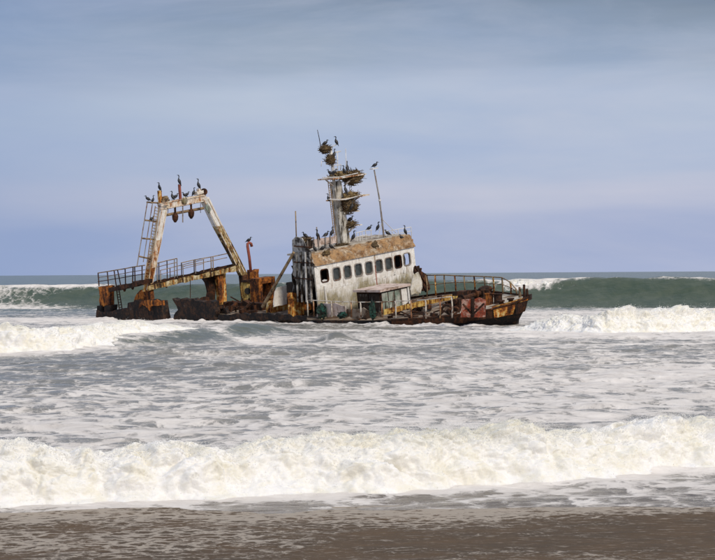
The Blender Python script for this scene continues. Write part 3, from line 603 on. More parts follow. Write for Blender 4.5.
MB().tube([W(-.2, -.3, .9), W(-.2, -.3, 1.22), W(-.2, -.3, 1.23), W(-.2, -.3, 1.29)], [.13, .11, .17, .17], 10).build('bollard', 'dark_rust', ship); MB().tube([W(-.6, -.5, .85), W(-.6, -.5, 1.15), W(-.6, -.5, 1.16), W(-.6, -.5, 1.22)], [.13, .11, .17, .17], 10).build('bollard', 'dark_rust', ship)
MB().plate([W(.66, -.05, 1.42), W(.66, .05, 1.42), W(.30, .58, 1.36), W(.26, .60, 1.12), W(.62, .08, 1.16), W(.62, -.08, 1.16)], FW, .06, .01).build('stem_plate', 'dark_rust', ship)
MB().plate([W(.62, -.08, 1.17), W(.64, -.06, 1.34), W(.2, -.55, 1.22), W(-.55, -1.2, 1.03), W(-.55, -1.17, .95), W(.2, -.52, 1.07)], PT + FW * .9, .05, .015).build('bulwark_plate', 'cream_rust', ship)
m = MB()
for _ in range(60):                                                 # scraps of torn plate and pipe lying about the deck
    x = random.uniform(-9, -2.6); bmax = np.interp(x, [-9, -5, -2.6], [3.2, 2.9, 2.1]); y = random.uniform(-bmax, bmax * .7)
    c = W(x, y, dk(x, y) + .05); d = Vector((random.gauss(0, 1), random.gauss(0, 1), 0)).normalized()
    if random.random() < .5: m.tube([c - d * .35, c + UZ * random.uniform(0, .2), c + d * .35], .035, 5)
    else: m.beam(c, c + d * random.uniform(.2, .5) + UZ * random.uniform(0, .15), random.uniform(.1, .35), random.uniform(.04, .2), UZ)
dbr = m.build('scrap', 'dark_rust', ship); dbr['kind'] = 'stuff'
# low deckhouse in front of the bridge, with pale slab roof and green panels
XC0, XC1 = -8.9, -7.3
def yz(p_): d = p_ - O; return d.dot(PT), d.dot(UZ)
YC0, ZC = yz(LX(380.5, 292.0, XC1)); YC1 = yz(LX(408, 287, XC1))[0]
cw_ = MB().box(XC0, XC1, YC0, YC1, DZ - .1, ZC)
comp = cw_.build('companionway', 'dark_rust', ship); tag(comp, 'low dark deckhouse with pale slab roof before the bridge')
MB().box(XC0 - .1, XC1 + .12, YC0 - .14, YC1 + .08, ZC + .002, ZC + .11).build('roof_slab', 'pink_slab', comp)
pwid = (YC1 - YC0 - .12) / 4
for i in range(4):
    y0 = YC0 + .04 + i * pwid; MB().box(XC1 + .002, XC1 + .03, y0, y0 + pwid - .06, DZ + .06, ZC - .07).build('panel', 'green_panel' if i < 3 else 'white_paint', comp)
MB().box(XC1 + .002, XC1 + .06, YC1 - .10, YC1, DZ, ZC - .002).build('corner_post', 'pole_white', comp)
for q in range(2): MB().box(XC0 + .1 + q * .75, XC0 + .75 + q * .75, YC0 - .03, YC0 - .002, DZ + .08, ZC - .1).build('shutter', 'house_dark', comp)

# --- wheelhouse
XF = -10.0
wl = [(LX(313.5, 266.3, XF)), (LX(413.3, 246.2, XF))]                # top edge of the front wall
def yz(p_): d = p_ - O; return d.dot(PT), d.dot(UZ)
(y_l, z_l), (y_r, z_r) = yz(wl[0]), yz(wl[1])
ZT = (z_l + z_r) / 2; YL, YR = y_l, y_r
wins = [(324.0, 275.6), (336.0, 273.8), (347.0, 271.8), (357.8, 269.8), (368.3, 267.8), (378.4, 265.8), (388.2, 263.8), (397.4, 261.6), (406.3, 259.2)]
wh, ww_, hh = 0.58, 0.49, 0.60
wc = [yz(LX(x_, y_, XF)) for x_, y_ in wins]
cells = [YL] + [(a[0] + b[0]) / 2 for a, b in zip(wc[:-1], wc[1:])] + [YR]
def rrect(cy, cz, w_, h_, r_, n=4):
    out = []
    for qx, qz, a0 in ((1, 1, 0), (-1, 1, 90), (-1, -1, 180), (1, -1, 270)):
        for j in range(n + 1):
            a = R(a0 + 90 * j / n); out.append((cy + qx * (w_ / 2 - r_) + r_ * math.cos(a), cz + qz * (h_ / 2 - r_) + r_ * math.sin(a)))
    return out
zlo = min(z for _, z in wc) - .62; zhi = ZT
m = MB()
TH = 0.07
for i, (cy, cz) in enumerate(wc):
    inner = rrect(cy, cz, ww_, hh, .12); n = len(inner); cen = (cy, cz)
    outer = []
    for (a, b) in inner:                                             # project the opening onto the cell's rectangle
        da, db = a - cy, b - cz; ex = (cells[i + 1] - cy) if da > 0 else (cells[i] - cy); ez = (zhi - cz) if db > 0 else (zlo - cz)
        k1 = ex / da if abs(da) > 1e-6 else 1e9; k2 = ez / db if abs(db) > 1e-6 else 1e9; k_ = min(k1, k2); outer.append((cy + da * k_, cz + db * k_))
    for q, (ya, za) in enumerate(((cells[i + 1], zhi), (cells[i], zhi), (cells[i], zlo), (cells[i + 1], zlo))): outer[q * 5 + 2] = (ya, za)
    vs_ = [W(XF + TH / 2, a, b) for a, b in inner] + [W(XF + TH / 2, a, b) for a, b in outer] + [W(XF - TH / 2, a, b) for a, b in inner] + [W(XF - TH / 2, a, b) for a, b in outer]
    fs_ = []
    for j in range(n):
        k_ = (j + 1) % n
        fs_ += [(j, k_, n + k_, n + j), (2 * n + k_, 2 * n + j, 3 * n + j, 3 * n + k_), (k_, j, 2 * n + j, 2 * n + k_)]
    m.add(vs_, fs_)
house = m.build('wheelhouse', 'house_white', ship); tag(house, 'white wheelhouse with a row of nine windows')
def hplate(poly, x, mt, name, jag=.03, th=.06, keep=()): return MB().plate([W(x, a, b) for a, b in poly], FW, th, jag, keep=keep).build(name, mt, house)
hplate([(YL, zlo - .004), (YR, zlo - .004), (YR, DZ - .1), (YL, DZ - .1)], XF, 'house_white', 'lower_wall', 0, .07)
MB().box(XF + .036, XF + .05, (cells[4] + cells[5]) / 2 + .42, (cells[4] + cells[5]) / 2 + .47, zlo - .3, ZT - .55).build('pipe', 'red_pole', house)
MB().tube([W(XF + .08, wc[0][0] - .1, zlo + .2), W(XF + .08, wc[0][0] - .1, DZ)], .05, 6).build('pipe', 'white_paint', house)
for i, (cy, cz) in enumerate(wc):
    m = MB(); a_, b_ = rrect(cy, cz, ww_ + .06, hh + .06, .14), rrect(cy, cz, ww_ - .04, hh - .04, .11); n = len(a_)
    x0, x1 = XF + TH / 2 + .003, XF + TH / 2 + .025
    m.add([W(x1, *p_) for p_ in a_] + [W(x1, *p_) for p_ in b_] + [W(x0 - .08, *p_) for p_ in b_] + [W(x0, *p_) for p_ in a_],
          [(j, (j + 1) % n, n + (j + 1) % n, n + j) for j in range(n)] + [(n + j, n + (j + 1) % n, 2 * n + (j + 1) % n, 2 * n + j) for j in range(n)] + [(3 * n + j, 3 * n + (j + 1) % n, (j + 1) % n, j) for j in range(n)])
    m.build('window_frame', 'pole_grey' if i not in (0, 7) else 'dark_rust', house)
    if i not in (0, 7, 8):
        p_ = rrect(cy, cz, ww_ - .03, hh - .03, .11); MB().add([W(XF - .015, *q) for q in p_] + [W(XF - .027, *q) for q in p_], [tuple(range(n)), tuple(range(2 * n - 1, n - 1, -1))]).build('window_pane', 'salt_glass', house)
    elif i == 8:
        MB().plate([W(XF - .14, cy - .30, cz - .40), W(XF - .14, cy + .02, cz - .40), W(XF - .14, cy + .08, cz), W(XF - .14, cy - .02, cz + .40), W(XF - .14, cy - .30, cz + .40)], FW, .02, .02).build('shade_panel', 'void', house)  # near-black sheet added to imitate the dark room behind this window
    elif i == 0:
        MB().plate([W(XF - .02, cy - .23, cz - .32), W(XF - .02, cy + .23, cz - .32), W(XF - .02, cy + .20, cz - .23), W(XF - .02, cy, cz - .18), W(XF - .02, cy - .22, cz - .25)], FW, .012, .01).build('broken_pane', 'pole_white', house)
# starboard side, rusted through to its frames
XA = -11.75
def side(px, py): return LY(px, py, y_l)
sidew = MB().plate([side(313, 266), side(312.5, 304), side(308, 303), side(306, 292), side(304.5, 296), side(303, 284), side(300, 291), side(299.5, 275), side(297.5, 284), side(295, 278), side(292.8, 262), side(292.5, 240), side(296, 236.5), side(302, 238), side(306, 246), side(311, 252)], PT, .05, .05).build('side_wall', 'house_torn', house)
for x_ in (296.5, 300.8, 305.5, 310):
    MB().beam(LY(x_, 252, y_l - .05), LY(x_ + 1.4, 302, y_l - .05), .07, .09).build('frame_rib', 'house_torn' if x_ != 305.5 else 'white_paint', house)
for q, (y0, y1) in enumerate(((246, 247.5), (262, 263), (278, 279))):
    MB().beam(LY(294, y0, y_l - .07), LY(312, y1, y_l - .07), .05, .07).build('frame_rib', 'dark_rust', house)
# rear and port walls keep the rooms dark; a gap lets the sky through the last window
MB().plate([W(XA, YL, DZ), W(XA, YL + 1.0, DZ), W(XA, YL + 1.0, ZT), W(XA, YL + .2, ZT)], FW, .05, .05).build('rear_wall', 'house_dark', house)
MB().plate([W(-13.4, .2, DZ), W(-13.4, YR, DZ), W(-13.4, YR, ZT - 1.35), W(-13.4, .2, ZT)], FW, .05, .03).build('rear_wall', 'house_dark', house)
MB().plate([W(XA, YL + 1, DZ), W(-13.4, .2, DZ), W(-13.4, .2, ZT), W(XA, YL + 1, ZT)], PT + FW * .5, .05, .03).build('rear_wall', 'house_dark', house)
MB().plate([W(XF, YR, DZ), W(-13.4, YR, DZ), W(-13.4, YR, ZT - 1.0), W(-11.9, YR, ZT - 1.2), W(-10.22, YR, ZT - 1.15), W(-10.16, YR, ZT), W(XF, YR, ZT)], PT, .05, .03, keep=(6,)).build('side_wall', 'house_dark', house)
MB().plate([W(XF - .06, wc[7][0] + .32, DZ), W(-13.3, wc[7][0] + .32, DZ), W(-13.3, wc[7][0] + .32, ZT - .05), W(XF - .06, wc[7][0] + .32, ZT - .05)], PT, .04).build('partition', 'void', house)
# roof sheet and the brown crusted visor that slopes back from the front wall
ZR = ZT + .62
vs_, fs_ = [], []; nu_, nv_ = 150, 22
for j in range(nv_ + 1):
    for i in range(nu_ + 1):
        a, b = i / nu_, j / nv_; y = YL - .05 + (YR - YL + .1) * a
        x = XF + .10 - .62 * b**1.6 - (.10 if b > .9 else 0); z = ZT - .02 + .62 * math.sin(min(1, b * 1.05) * math.pi / 2) * (1 - .10 * (1 - a))
        d = .075 * float(billow(np.float64(y * 2.6), np.float64(b * 2.0), 1.3, 5, .62)) * (0.3 + 0.7 * min(1, 4 * b))
        vs_.append(W(x + d, y, z + d * .6))
for j in range(nv_):
    for i in range(nu_): k_ = j * (nu_ + 1) + i; fs_.append((k_, k_ + 1, k_ + nu_ + 2, k_ + nu_ + 1))
roof = MB().add(vs_, fs_).build('visor', 'guano_crust', house, True); tag(roof, 'brown crusted roof edge')
MB().plate([W(XF - .45, YL, ZR - .06), W(XF - .45, YR, ZR - .02), W(-13.4, YR, ZR - .05), W(-13.4, .2, ZR - .05), W(XA, YL + .9, ZR - .06), W(XA, YL, ZR - .06)], UZ, .08, .03).build('roof', 'pale_deck', house)
MB().plate([W(XF + .1, YR + .05, ZT), W(XF - .5, YR + .05, ZR), W(-13.3, YR + .05, ZR), W(-13.3, YR + .05, ZT), W(-11, YR + .05, ZT)], PT, .05, .02).build('roof_side', 'pale_deck', house)
MB().plate([W(XF + .1, YL - .03, ZT), W(XF - .5, YL - .03, ZR - .05), W(XF - .8, YL - .03, ZT)], PT, .05, .02).build('roof_side', 'house_torn', house)
for x0, y0, x1, y1 in ((322, 256.5, 330, 250), (371, 243, 378, 247)): MB().lump(LX((x0 + x1) / 2, (y0 + y1) / 2, XF - .1), .12, .22, .16, rough=.8).build('growth', 'twig', house)
# parapet and rails on the roof
XP = XF - .9
MB().plate([LX(312.6, 247.5, XP), LX(336, 243.0, XP), LX(336, 235.6, XP), LX(313.0, 239.8, XP)], FW, .06, .03).build('parapet', 'pink_slab', house)
MB().plate([LX(299, 250, XP - .5), LX(313, 247.5, XP - .5), LX(312.5, 240, XP - .5), LX(306, 241, XP - .5), LX(304, 236, XP - .5), LX(299, 238, XP - .5)], FW, .06, .05).build('parapet', 'house_dark', house)
for x_ in (303, 308, 314.5, 319, 326, 331): MB().tube([LX(x_, 252.5 - (x_ - 303) * .16, XP + .1), LX(x_ - .8, 238.5 - (x_ - 303) * .12, XP + .1)], .03, 5).build('post', 'pole_grey', house)
def rail_roof(pts, posts, x):
    MB().tube([LX(a, b, x) for a, b in pts], .018, 5).build('roof_rail', 'pole_white', house)
    MB().tube([LX(a, b + 4.2, x) for a, b in pts], .014, 5).build('roof_rail', 'pole_white', house)
    for a, b in posts: MB().tube([LX(a + .8, b + 10, x), LX(a, b, x)], .02, 5).build('post', 'pole_white', house)
rail_roof([(356, 232.8), (366, 230.5), (372, 230)], [(356.5, 232.7), (359.5, 232), (362, 231.5), (365.5, 230.7), (371, 230)], XF - 1.3)
rail_roof([(384, 231.5), (398, 229.2), (411, 227.0)], [(386, 231), (392, 230.2), (398, 229.2), (404, 228.2), (411, 227)], XF - 1.0)
# poles on the roof
def pole(pts, x, r, mt, name='pole', parent=None): return MB().tube([LX(a, b, x) for a, b in pts], r, 7).build(name, mt, parent or ship, True)
lp = pole([(385, 243), (383.5, 233.5), (379.6, 200), (374.2, 170)], XF - .7, [.055, .05, .04, .035], 'pole_grey', 'lamp_pole')
MB().lump(LX(379.7, 200.5, XF - .7), .07, .07, .06, rough=0).build('clamp', 'pole_white', lp)
MB().plate([LX(371.2, 169.6, XF - .7), LX(376.8, 168.4, XF - .7), LX(376.8, 167.5, XF - .7), LX(371.2, 168.6, XF - .7)], FW, .22).build('perch_plate', 'pole_white', lp)
for q in ((381, 218, 396, 233), (382, 222, 378, 238)): MB().tube([LX(q[0], q[1], XF - .7), LX(q[2], q[3], XF - .9)], .018, 5).build('stay', 'pole_white', lp)
pole([(296.4, 240), (295.5, 211)], XP - .5, .03, 'pole_tan', 'antenna'); pole([(317.5, 240), (316.6, 227)], XP, .03, 'pole_grey', 'antenna')
pole([(337, 250), (336.0, 236)], XP, .03, 'dark_rust', 'antenna')
# wing of torn plates by the port corner of the bridge
for poly, mt in (([(414, 267), (419, 265.5), (427, 275), (430, 289), (424, 291), (415, 293)], 'dark_rust'), ([(413, 275), (418, 272), (422, 287), (420, 294), (411, 295)], 'house_stain')):
    MB().plate([LX(a, b, -9.6 + (.5 if mt == 'dark_rust' else 1.0)) for a, b in poly], FW, .06, .06).build('torn_plate', mt, ship)
for q in ((415, 266, 429, 289), (417, 272, 426, 292), (421, 268, 417, 292)): MB().beam(LX(q[0], q[1], -8.9), LX(q[2], q[3], -8.9), .08, .06).build('stair_stringer', 'dark_rust', ship)
MB().plate([LY(317, 316.5, -3.15), LY(346, 316.5, -3.15), LY(345, 306, -3.15), LY(331, 303.5, -3.15), LY(318, 304, -3.15)], PT, .05, .03).build('bulwark_plate', 'pink_slab', ship)
MB().plate([LY(346, 317.5, -3.1), LY(370, 318, -3.1), LY(382, 317, -3.1), LY(381, 311, -3.1), LY(360, 308.5, -3.1), LY(347, 309, -3.1)], PT, .05, .05).build('bulwark_plate', 'deck', ship)

# --- mast
XM, YM = -11.6, None
def M_(px, py, dx=0.0): return LX(px, py, XM + dx)
m = MB(); ms = []
for (xl, xr, y_) in ((329.4, 341.2, 181.5), (331.4, 344.0, 200), (333.4, 346.6, 218), (335.6, 349.4, 236), (336.6, 350.6, 247)):
    l_, r_ = M_(xl, y_), M_(xr, y_); w_ = (r_ - l_).length * .64; c = (l_ + r_) / 2; ms.append((c, w_))
vs_ = []; 
for c, w_ in ms:
    h_ = w_ * .40
    vs_ += [c + PT * (-w_ / 2 + sx * .12) + FW * 0 for sx in ()]
    for a, b in ((-.5, -.34), (-.34, -.5), (.34, -.5), (.5, -.34), (.5, .34), (.34, .5), (-.34, .5), (-.5, .34)): vs_.append(c + PT * (a * w_ * .98) + FW * (b * w_ * .9))
fs_ = [tuple(range(8))] + [(i * 8 + j, i * 8 + (j + 1) % 8, (i + 1) * 8 + (j + 1) % 8, (i + 1) * 8 + j) for i in range(len(ms) - 1) for j in range(8)]
mast = MB().add(vs_, fs_).build('mast', 'mast_paint', ship); tag(mast, 'stout white mast carrying nests on its platforms')
def ladder(p0, p1, q0, q1, n, mt, parent, r=.022, name='ladder'):
    m = MB().tube([p0, p1], r, 5).tube([q0, q1], r, 5)
    for i in range(n): f_ = (i + .5) / n; m.tube([p0.lerp(p1, f_), q0.lerp(q1, f_)], r * .75, 4)
    return m.build(name, mt, parent)
ladder(M_(328, 182, .28), M_(335, 243, .28), M_(330.2, 182, .34), M_(337.2, 243, .34), 26, 'pole_tan', mast)
def platform(pts, x0, x1, th, mt='white_rust'):
    a, b = pts; p_, q_ = M_(*a), M_(*b)
    return MB().plate([p_ + FW * x0, q_ + FW * x0, q_ + FW * x1, p_ + FW * x1], UZ, th, 0).build('platform', mt, mast)
platform(((324, 179.5), (357, 174.5)), -.45, .65, .06); platform(((331.5, 200.5), (361, 195)), -.4, .6, .06)
platform(((341.5, 212.6), (354, 211)), -.2, .4, .05); platform(((344, 226.5), (356.5, 224.8)), -.2, .4, .05)
for a, b in (((346, 207), (360, 196)), ((344, 186), (355, 175.5)), ((333, 186), (325.5, 179.5)), ((349, 232), (355, 225.5))):
    for dx in (-.25, .45): MB().beam(M_(*a, dx), M_(*b, dx), .05, .06).build('bracket', 'pole_grey', mast)
MB().plate([M_(342, 201, .3), M_(357, 197, .3), M_(343.5, 210, .3)], FW, .05, .02).build('gusset', 'dark_rust', mast)
for pts in ([(322.5, 177.5), (340, 177), (358, 173)], [(328.5, 199.3), (346, 199.6), (363.5, 194.3)]):
    MB().tube([M_(a, b, .66) for a, b in pts], .022, 5).build('platform_rail', 'pole_white', mast)
for pts, r in (([(334, 182), (332.4, 165), (330, 147.5)], .085), ([(327, 154.5), (339, 152)], .02), ([(326, 164.5), (332, 163.6)], .02), ([(331, 146.8), (336.5, 144.8)], .02), ([(337.7, 178), (337.5, 151)], .022), ([(334.5, 152.3), (341, 151.2)], .025),
               ([(346.6, 178), (345.6, 148.5)], .018), ([(332, 166), (341, 164.6), (340.6, 170)], .022), ([(332.2, 169.5), (338, 168.6)], .022), ([(321.6, 161), (321.2, 166.5)], .016), ([(349.6, 192), (350, 178)], .018)):
    MB().tube([M_(a, b, .1) for a, b in pts], r, 6).build('topmast' if r == .085 else 'antenna', 'pole_white', mast, True)
MB().tube([M_(320.8, 147, .1), M_(319, 137, .1), M_(317.4, 129.8, .1)], .022, 5, r2=.014).build('antenna', 'dark_rust', mast, True)
MB().tube([M_(320, 150.5, .1), M_(331.5, 150.5, .1)], .03, 5).tube([M_(322.5, 153.5, .1), M_(328.5, 152.5, .1)], .04, 5).build('crossarm', 'dark_rust', mast)
MB().tube([M_(348.5, 172, .3), M_(348.8, 178, .3)], .02, 5).build('antenna', 'pole_white', mast)

# --- gantry at the stern
XG = -22.3
def G(px, py, dx=0.0): return LX(px, py, XG + dx)
def leg(c, wpx, dpt, mats, name):
    root = None
    for i in range(len(c) - 1):
        m = MB(); (x0, y0), (x1, y1) = c[i], c[i + 1]; w0 = wpx[i] / 13.7 - dpt; w1 = wpx[i + 1] / 13.7 - dpt; vs_ = []
        for (x_, y_, w_) in ((x0, y0, w0), (x1, y1, w1)):
            p_ = G(x_, y_)
            for a, b in ((-1, -1), (1, -1), (1, 1), (-1, 1)): vs_.append(p_ + PT * (a * w_ / 2) + FW * (b * dpt / 2))
        m.add(vs_, [(3, 2, 1, 0), (4, 5, 6, 7), (0, 1, 5, 4), (1, 2, 6, 5), (2, 3, 7, 6), (3, 0, 4, 7)]); o = m.build(name, mats[i], gantry); root = root or o
    return root
gb = MB().plate([G(158.7, 203.2), G(203.7, 194.2), G(206.2, 201.5), G(160.6, 210.2)], FW, .3, .008, .4)
gantry = gb.build('gantry', 'white_rust', ship); tag(gantry, 'tall white A-shaped gantry streaked with rust at the stern')
leg([(163.3, 205.5), (157, 240), (151.3, 268), (147.2, 291)], [10.2, 10.0, 9.8, 9.2], .3, ['white_paint', 'white_rust', 'cream_rust'], 'leg')
leg([(203.8, 197.5), (217.5, 226), (232.5, 254), (243, 275)], [10.6, 10.6, 10.2, 10.2], .3, ['white_paint', 'leg_rust', 'leg_rust'], 'leg')
leg([(243, 275), (246, 303)], [9.5, 9.5], .3, ['dark_rust'], 'leg')
for p_, q_, s_ in (((160.2, 206.6), (205, 198), 0.23), ((165, 206), (149, 290), 0.24), ((205.8, 199), (242, 272), 0.24)):   # flange edges standing proud
    for off in (-1, 1):
        dx_ = 0; MB().beam(G(p_[0] + off * 2.3 * (s_ != .23), p_[1] + off * 3.0 * (s_ == .23), .16), G(q_[0] + off * 2.2 * (s_ != .23), q_[1] + off * 2.8 * (s_ == .23), .16), .05, .05).build('flange', 'white_rust', gantry)
MB().tube([G(164.6, 215.3), G(203.3, 208.2)], .075, 8).build('tie_bar', 'pole_tan', gantry)
for x_, y0, y1 in ((175, 207, 222.5), (191, 204, 218.8)):
    b = MB().tube([G(x_, y0, .1), G(x_ + .2, y1 - 8, .1)], .06, 6).build('pulley_block', 'dark_rust', gantry)
    MB().tube([G(x_ + .2, y1 - 9.5, .1), G(x_ + .2, y1 - 6.5, .1), G(x_ + .2, y1 - 3, .1), G(x_ + .2, y1, .1)], [.09, .17, .15, .05], 8).build('hook', 'dark_rust', b)
MB().tube([G(182.7, 206, .1), G(182.7, 222.5, .1)], .035, 5).build('chain', 'pole_grey', gantry)
for x_, y0, y1 in ((168, 208, 213), (200.5, 203, 213)): MB().tube([G(x_, y0, .2), G(x_, y1, .2)], .02, 4).build('chain', 'dark_rust', gantry)
MB().beam(G(180.4, 199), G(179.3, 184.5), .11, .11).build('lamp_post', 'red_pole', gantry)
MB().beam(G(160.2, 203), G(159.4, 190.6), .16, .16).build('stub_post', 'cream_rust', gantry)
MB().beam(G(199.5, 196), G(198.8, 188.6), .18, .18).build('stub_post', 'white_rust', gantry)
for q, (x0, x1, y_) in enumerate(((160.5, 168, 200.5), (161, 167, 198.6), (162, 166, 197))): MB().beam(G(x0, y_ + 1, .05), G(x1, y_ - .4, .05), .3, .09).build('fairlead', 'pole_tan', gantry)
MB().beam(G(195.5, 193.5), G(203, 191.5), .3, .16).build('fairlead', 'white_rust', gantry)
MB().tube([G(204, 191.8, -.12), G(204, 191.8, .16)], .19, 14).build('sheave', 'dark_rust', gantry)
MB().lump(G(184.8, 200.5, .22), .05, .2, .2, rough=.1).build('lamp', 'house_stain', gantry, True)
MB().plate([G(207, 203, .23), G(211, 209, .23), G(209, 214, .23), G(205.5, 208, .23)], FW, .05, .02).build('patch_plate', 'green_panel', gantry)
ladder(G(155.3, 206, .2), G(144.2, 282, .2), G(159.2, 207, .2), G(148.0, 283, .2), 26, 'pole_tan', gantry, .028)
MB().tube([G(147.4, 201.5, .1), G(137.0, 266, .1)], .03, 5).tube([G(152.6, 202.5, .1), G(143.2, 262, .1)], .026, 5).build('guard_rail', 'pole_grey', gantry)
for x0, y0, x1, y1 in ((146.8, 202.2, 158.5, 203), (145.0, 220.2, 157.5, 221.5), (142, 238.3, 155, 239.5), (138.6, 256.3, 151, 259)): MB().tube([G(x0, y0, .1), G(x1, y1, .1)], .045, 5).build('bracket', 'pole_tan', gantry)
# --- catwalk crossing the gantry
CT = [(147.5, 281.8), (176, 275), (205, 268.6), (238, 261.3)]
cat = MB().plate([G(a, b + 1.2, -.5) for a, b in CT] + [G(a, b + 6.8, -.5) for a, b in CT[::-1]], FW, .07, .02).build('catwalk', 'dark_rust', ship); tag(cat, 'rusty sloping catwalk with broken handrails')
MB().plate([G(a, b + 4.4, .42) for a, b in CT] + [G(a, b + 9.2, .42) for a, b in CT[::-1]], FW, .08, .025).build('girder', 'leg_rust', cat)
MB().plate([G(a, b + 3.4, -.5) for a, b in CT] + [G(a, b + 3.4, .46) for a, b in CT[::-1]], UZ, .05).build('walkway', 'dark_rust', cat)
for i in range(9):
    f_ = (i + .5) / 9; x_ = 150 + 84 * f_; y_ = np.interp(x_, [c[0] for c in CT], [c[1] for c in CT]); MB().beam(G(x_, y_ + 4.6, .48), G(x_ + .4, y_ + 9, .48), .05, .07).build('stiffener', 'cream_rust' if i % 3 else 'dark_rust', cat)
def crail(tops, posts, dx, r=.026):
    MB().tube([G(a, b, dx) for a, b in tops], r, 5).build('handrail', 'pole_tan', cat)
    MB().tube([G(a, b + 4.0, dx) for a, b in tops], r * .8, 5).build('handrail', 'pole_tan', cat)
    for x_, y0 in posts:
        y1 = np.interp(x_, [c[0] for c in CT], [c[1] for c in CT]); MB().tube([G(x_ + .3, y1 + 3, dx), G(x_, y0, dx)], r * 1.15, 5).build('post', random.choice(['pole_tan', 'dark_rust', 'pole_grey']), cat)
crail([(157, 263.2), (167, 260.6), (177, 258.4)], [(157, 263), (158.8, 262.6), (167, 260.5), (174.4, 258.9), (177, 258.4)], -.45)
crail([(181, 263), (194, 260), (211, 257), (227, 253.6)], [(181.5, 263), (194, 260.2), (195.4, 260), (211, 257), (213, 256.6)], .4)
crail([(160, 270.5), (180, 265.5), (204, 259.4)], [(160.5, 270), (170, 268), (183, 265), (203.5, 259.6)], .4, .02)
for x_, y0, y1 in ((190.3, 276, 298), (153.5, 283, 290), (166.5, 282, 288)): MB().tube([G(x_, y0, .4), G(x_, y1, .4)], .02 if y1 > 295 else .05, 5).build('hanging_rod', 'dark_rust', cat)
# starboard quarter platform, running aft from the gantry foot
YS = -3.45
def S(px, py, dy=0.0): return LY(px, py, YS + dy)
AFT = [(113, 288.3), (130, 284.5), (148, 280.5)]
MB().plate([S(a, b - 1.2) for a, b in AFT] + [S(a, b + 3.2) for a, b in AFT[::-1]], PT, .6, .03).build('quarter_platform', 'dark_rust', cat)
tops = [(98, 273), (107, 271.6), (114, 270.4), (124, 268.8), (133, 267), (145, 265.2)]
MB().tube([S(a, b) for a, b in tops], .03, 5).build('handrail', 'pole_tan', cat)
MB().tube([S(a, b + 4.6) for a, b in tops], .022, 5).build('handrail', 'pole_grey', cat); MB().tube([S(a, b + 8.6) for a, b in tops], .022, 5).build('handrail', 'dark_rust', cat)
MB().tube([S(a + 3, b - .6, .8) for a, b in tops[1:5]], .024, 5).build('handrail', 'pole_tan', cat)
for a, b, c, d in ((98, 272.8, 99, 286), (107.2, 271.4, 108.5, 286), (114, 270.2, 116.5, 288), (117.5, 270, 121, 287), (133, 266.6, 132.5, 282), (134.6, 267, 135, 282), (125, 268.6, 125.5, 284), (142, 265.6, 142, 281)): MB().tube([S(a, b), S(c, d)], .034, 5).build('post', 'dark_rust', cat)
for a, b in ((124.5, 287.5), (132.6, 285.5)): MB().tube([S(a, b), S(a, b + 2.2), S(a, b + 4)], [.05, .09, .05], 6).build('hanging_block', 'dark_rust', cat)
colq = MB().plate([S(100.5, 286.5), S(112.5, 286), S(112, 305.5), S(102, 305)], PT, .3, .03).build('support_column', 'orange_rust', cat)
for x0, x1, y1 in ((100.8, 105, 313), (108, 114, 311)): MB().plate([S(x0, 305.1), S(x1, 305.1), S(x1 - .5, y1), S(x0 - .4, y1)], PT, .5, .02).build('support_foot', 'black_hull', cat)
ladder(S(116.2, 288, -.1), S(119.2, 309, -.1), S(118.8, 288, -.1), S(122, 308.5, -.1), 8, 'dark_rust', cat, .03)
mc = MB().plate([G(215.5, 275), G(224.0, 272.5), G(225.0, 304), G(222, 307), G(218.5, 306.5), G(217.5, 290)], FW, .3, .03).build('support_column', 'cream_rust', cat)
MB().plate([G(202.5, 277.5, -.2), G(213, 275, -.2), G(213.5, 300, -.2), G(208, 301, -.2), G(207.5, 287, -.2)], FW, .3, .03).build('support_bracket', 'dark_rust', cat)
MB().plate([G(218, 275, .3), G(222, 274.2, .3), G(223.5, 302, .3), G(219, 303, .3)], FW, .04, .03).build('rust_patch', 'orange_rust', cat)

# --- stern hull fragments and deck boxes
def frag(poly, y, th, mt, name, lab=None, jag=.04, depth_end=None):
    o = MB().plate([LY(a, b, y) for a, b in poly], PT, th, jag).build(name, mt, ship)
    if lab: tag(o, lab)
    return o
frag([(99.5, 320), (100.2, 309.5), (105, 312), (117, 310), (131, 307), (131.5, 302), (142, 300.6), (164, 301), (165.5, 310), (167.5, 320)], -3.55, .5, 'black_hull', 'stern_hull', 'black stern end of the hull under the gantry foot')
frag([(120, 319), (128, 309), (150, 306), (152, 319)], -2.9, .6, 'black_hull', 'stern_hull')
frag([(135.3, 303.5), (137, 297), (142.5, 289.5), (151, 289), (152.8, 303)], -3.3, .3, 'orange_rust', 'gantry_foot', 'orange rusted foot of the gantry', .02)
frag([(151.5, 306), (151.7, 300.2), (163.5, 300), (164.2, 305.5)], -3.86, .1, 'orange_rust', 'rust_plate')
frag([(139, 308), (140, 301), (152, 301), (150, 311), (146, 306)], -3.86, .06, 'orange_rust', 'rust_plate', None, .06)
frag([(176, 320), (176.5, 314.5), (180.5, 309.5), (174.8, 298), (187, 299), (216, 301.5), (218.5, 320)], -3.5, .35, 'black_hull', 'hull_fragment', 'black torn piece of hull amidships of the stern')
MB().plate([G(192, 301.5, .8), G(205, 296.5, .8), G(209, 297, .8), G(209, 303, .8)], FW, .06, .02).build('torn_plate', 'dark_rust', ship)
frag([(225, 311), (225.5, 301.5), (240, 302), (264, 303.5), (264, 312)], -1.6, .3, 'dark_rust', 'inner_bulkhead')
frag([(218, 320), (219, 315), (238, 313.5), (262, 313), (289, 314.2), (306, 315.5), (306, 321), (222, 321)], -3.58, .12, 'black_hull', 'hull_fragment')
frag([(214, 307), (226, 307.5), (232, 318), (214, 318)], -3.0, .2, 'black_hull', 'hull_fragment')
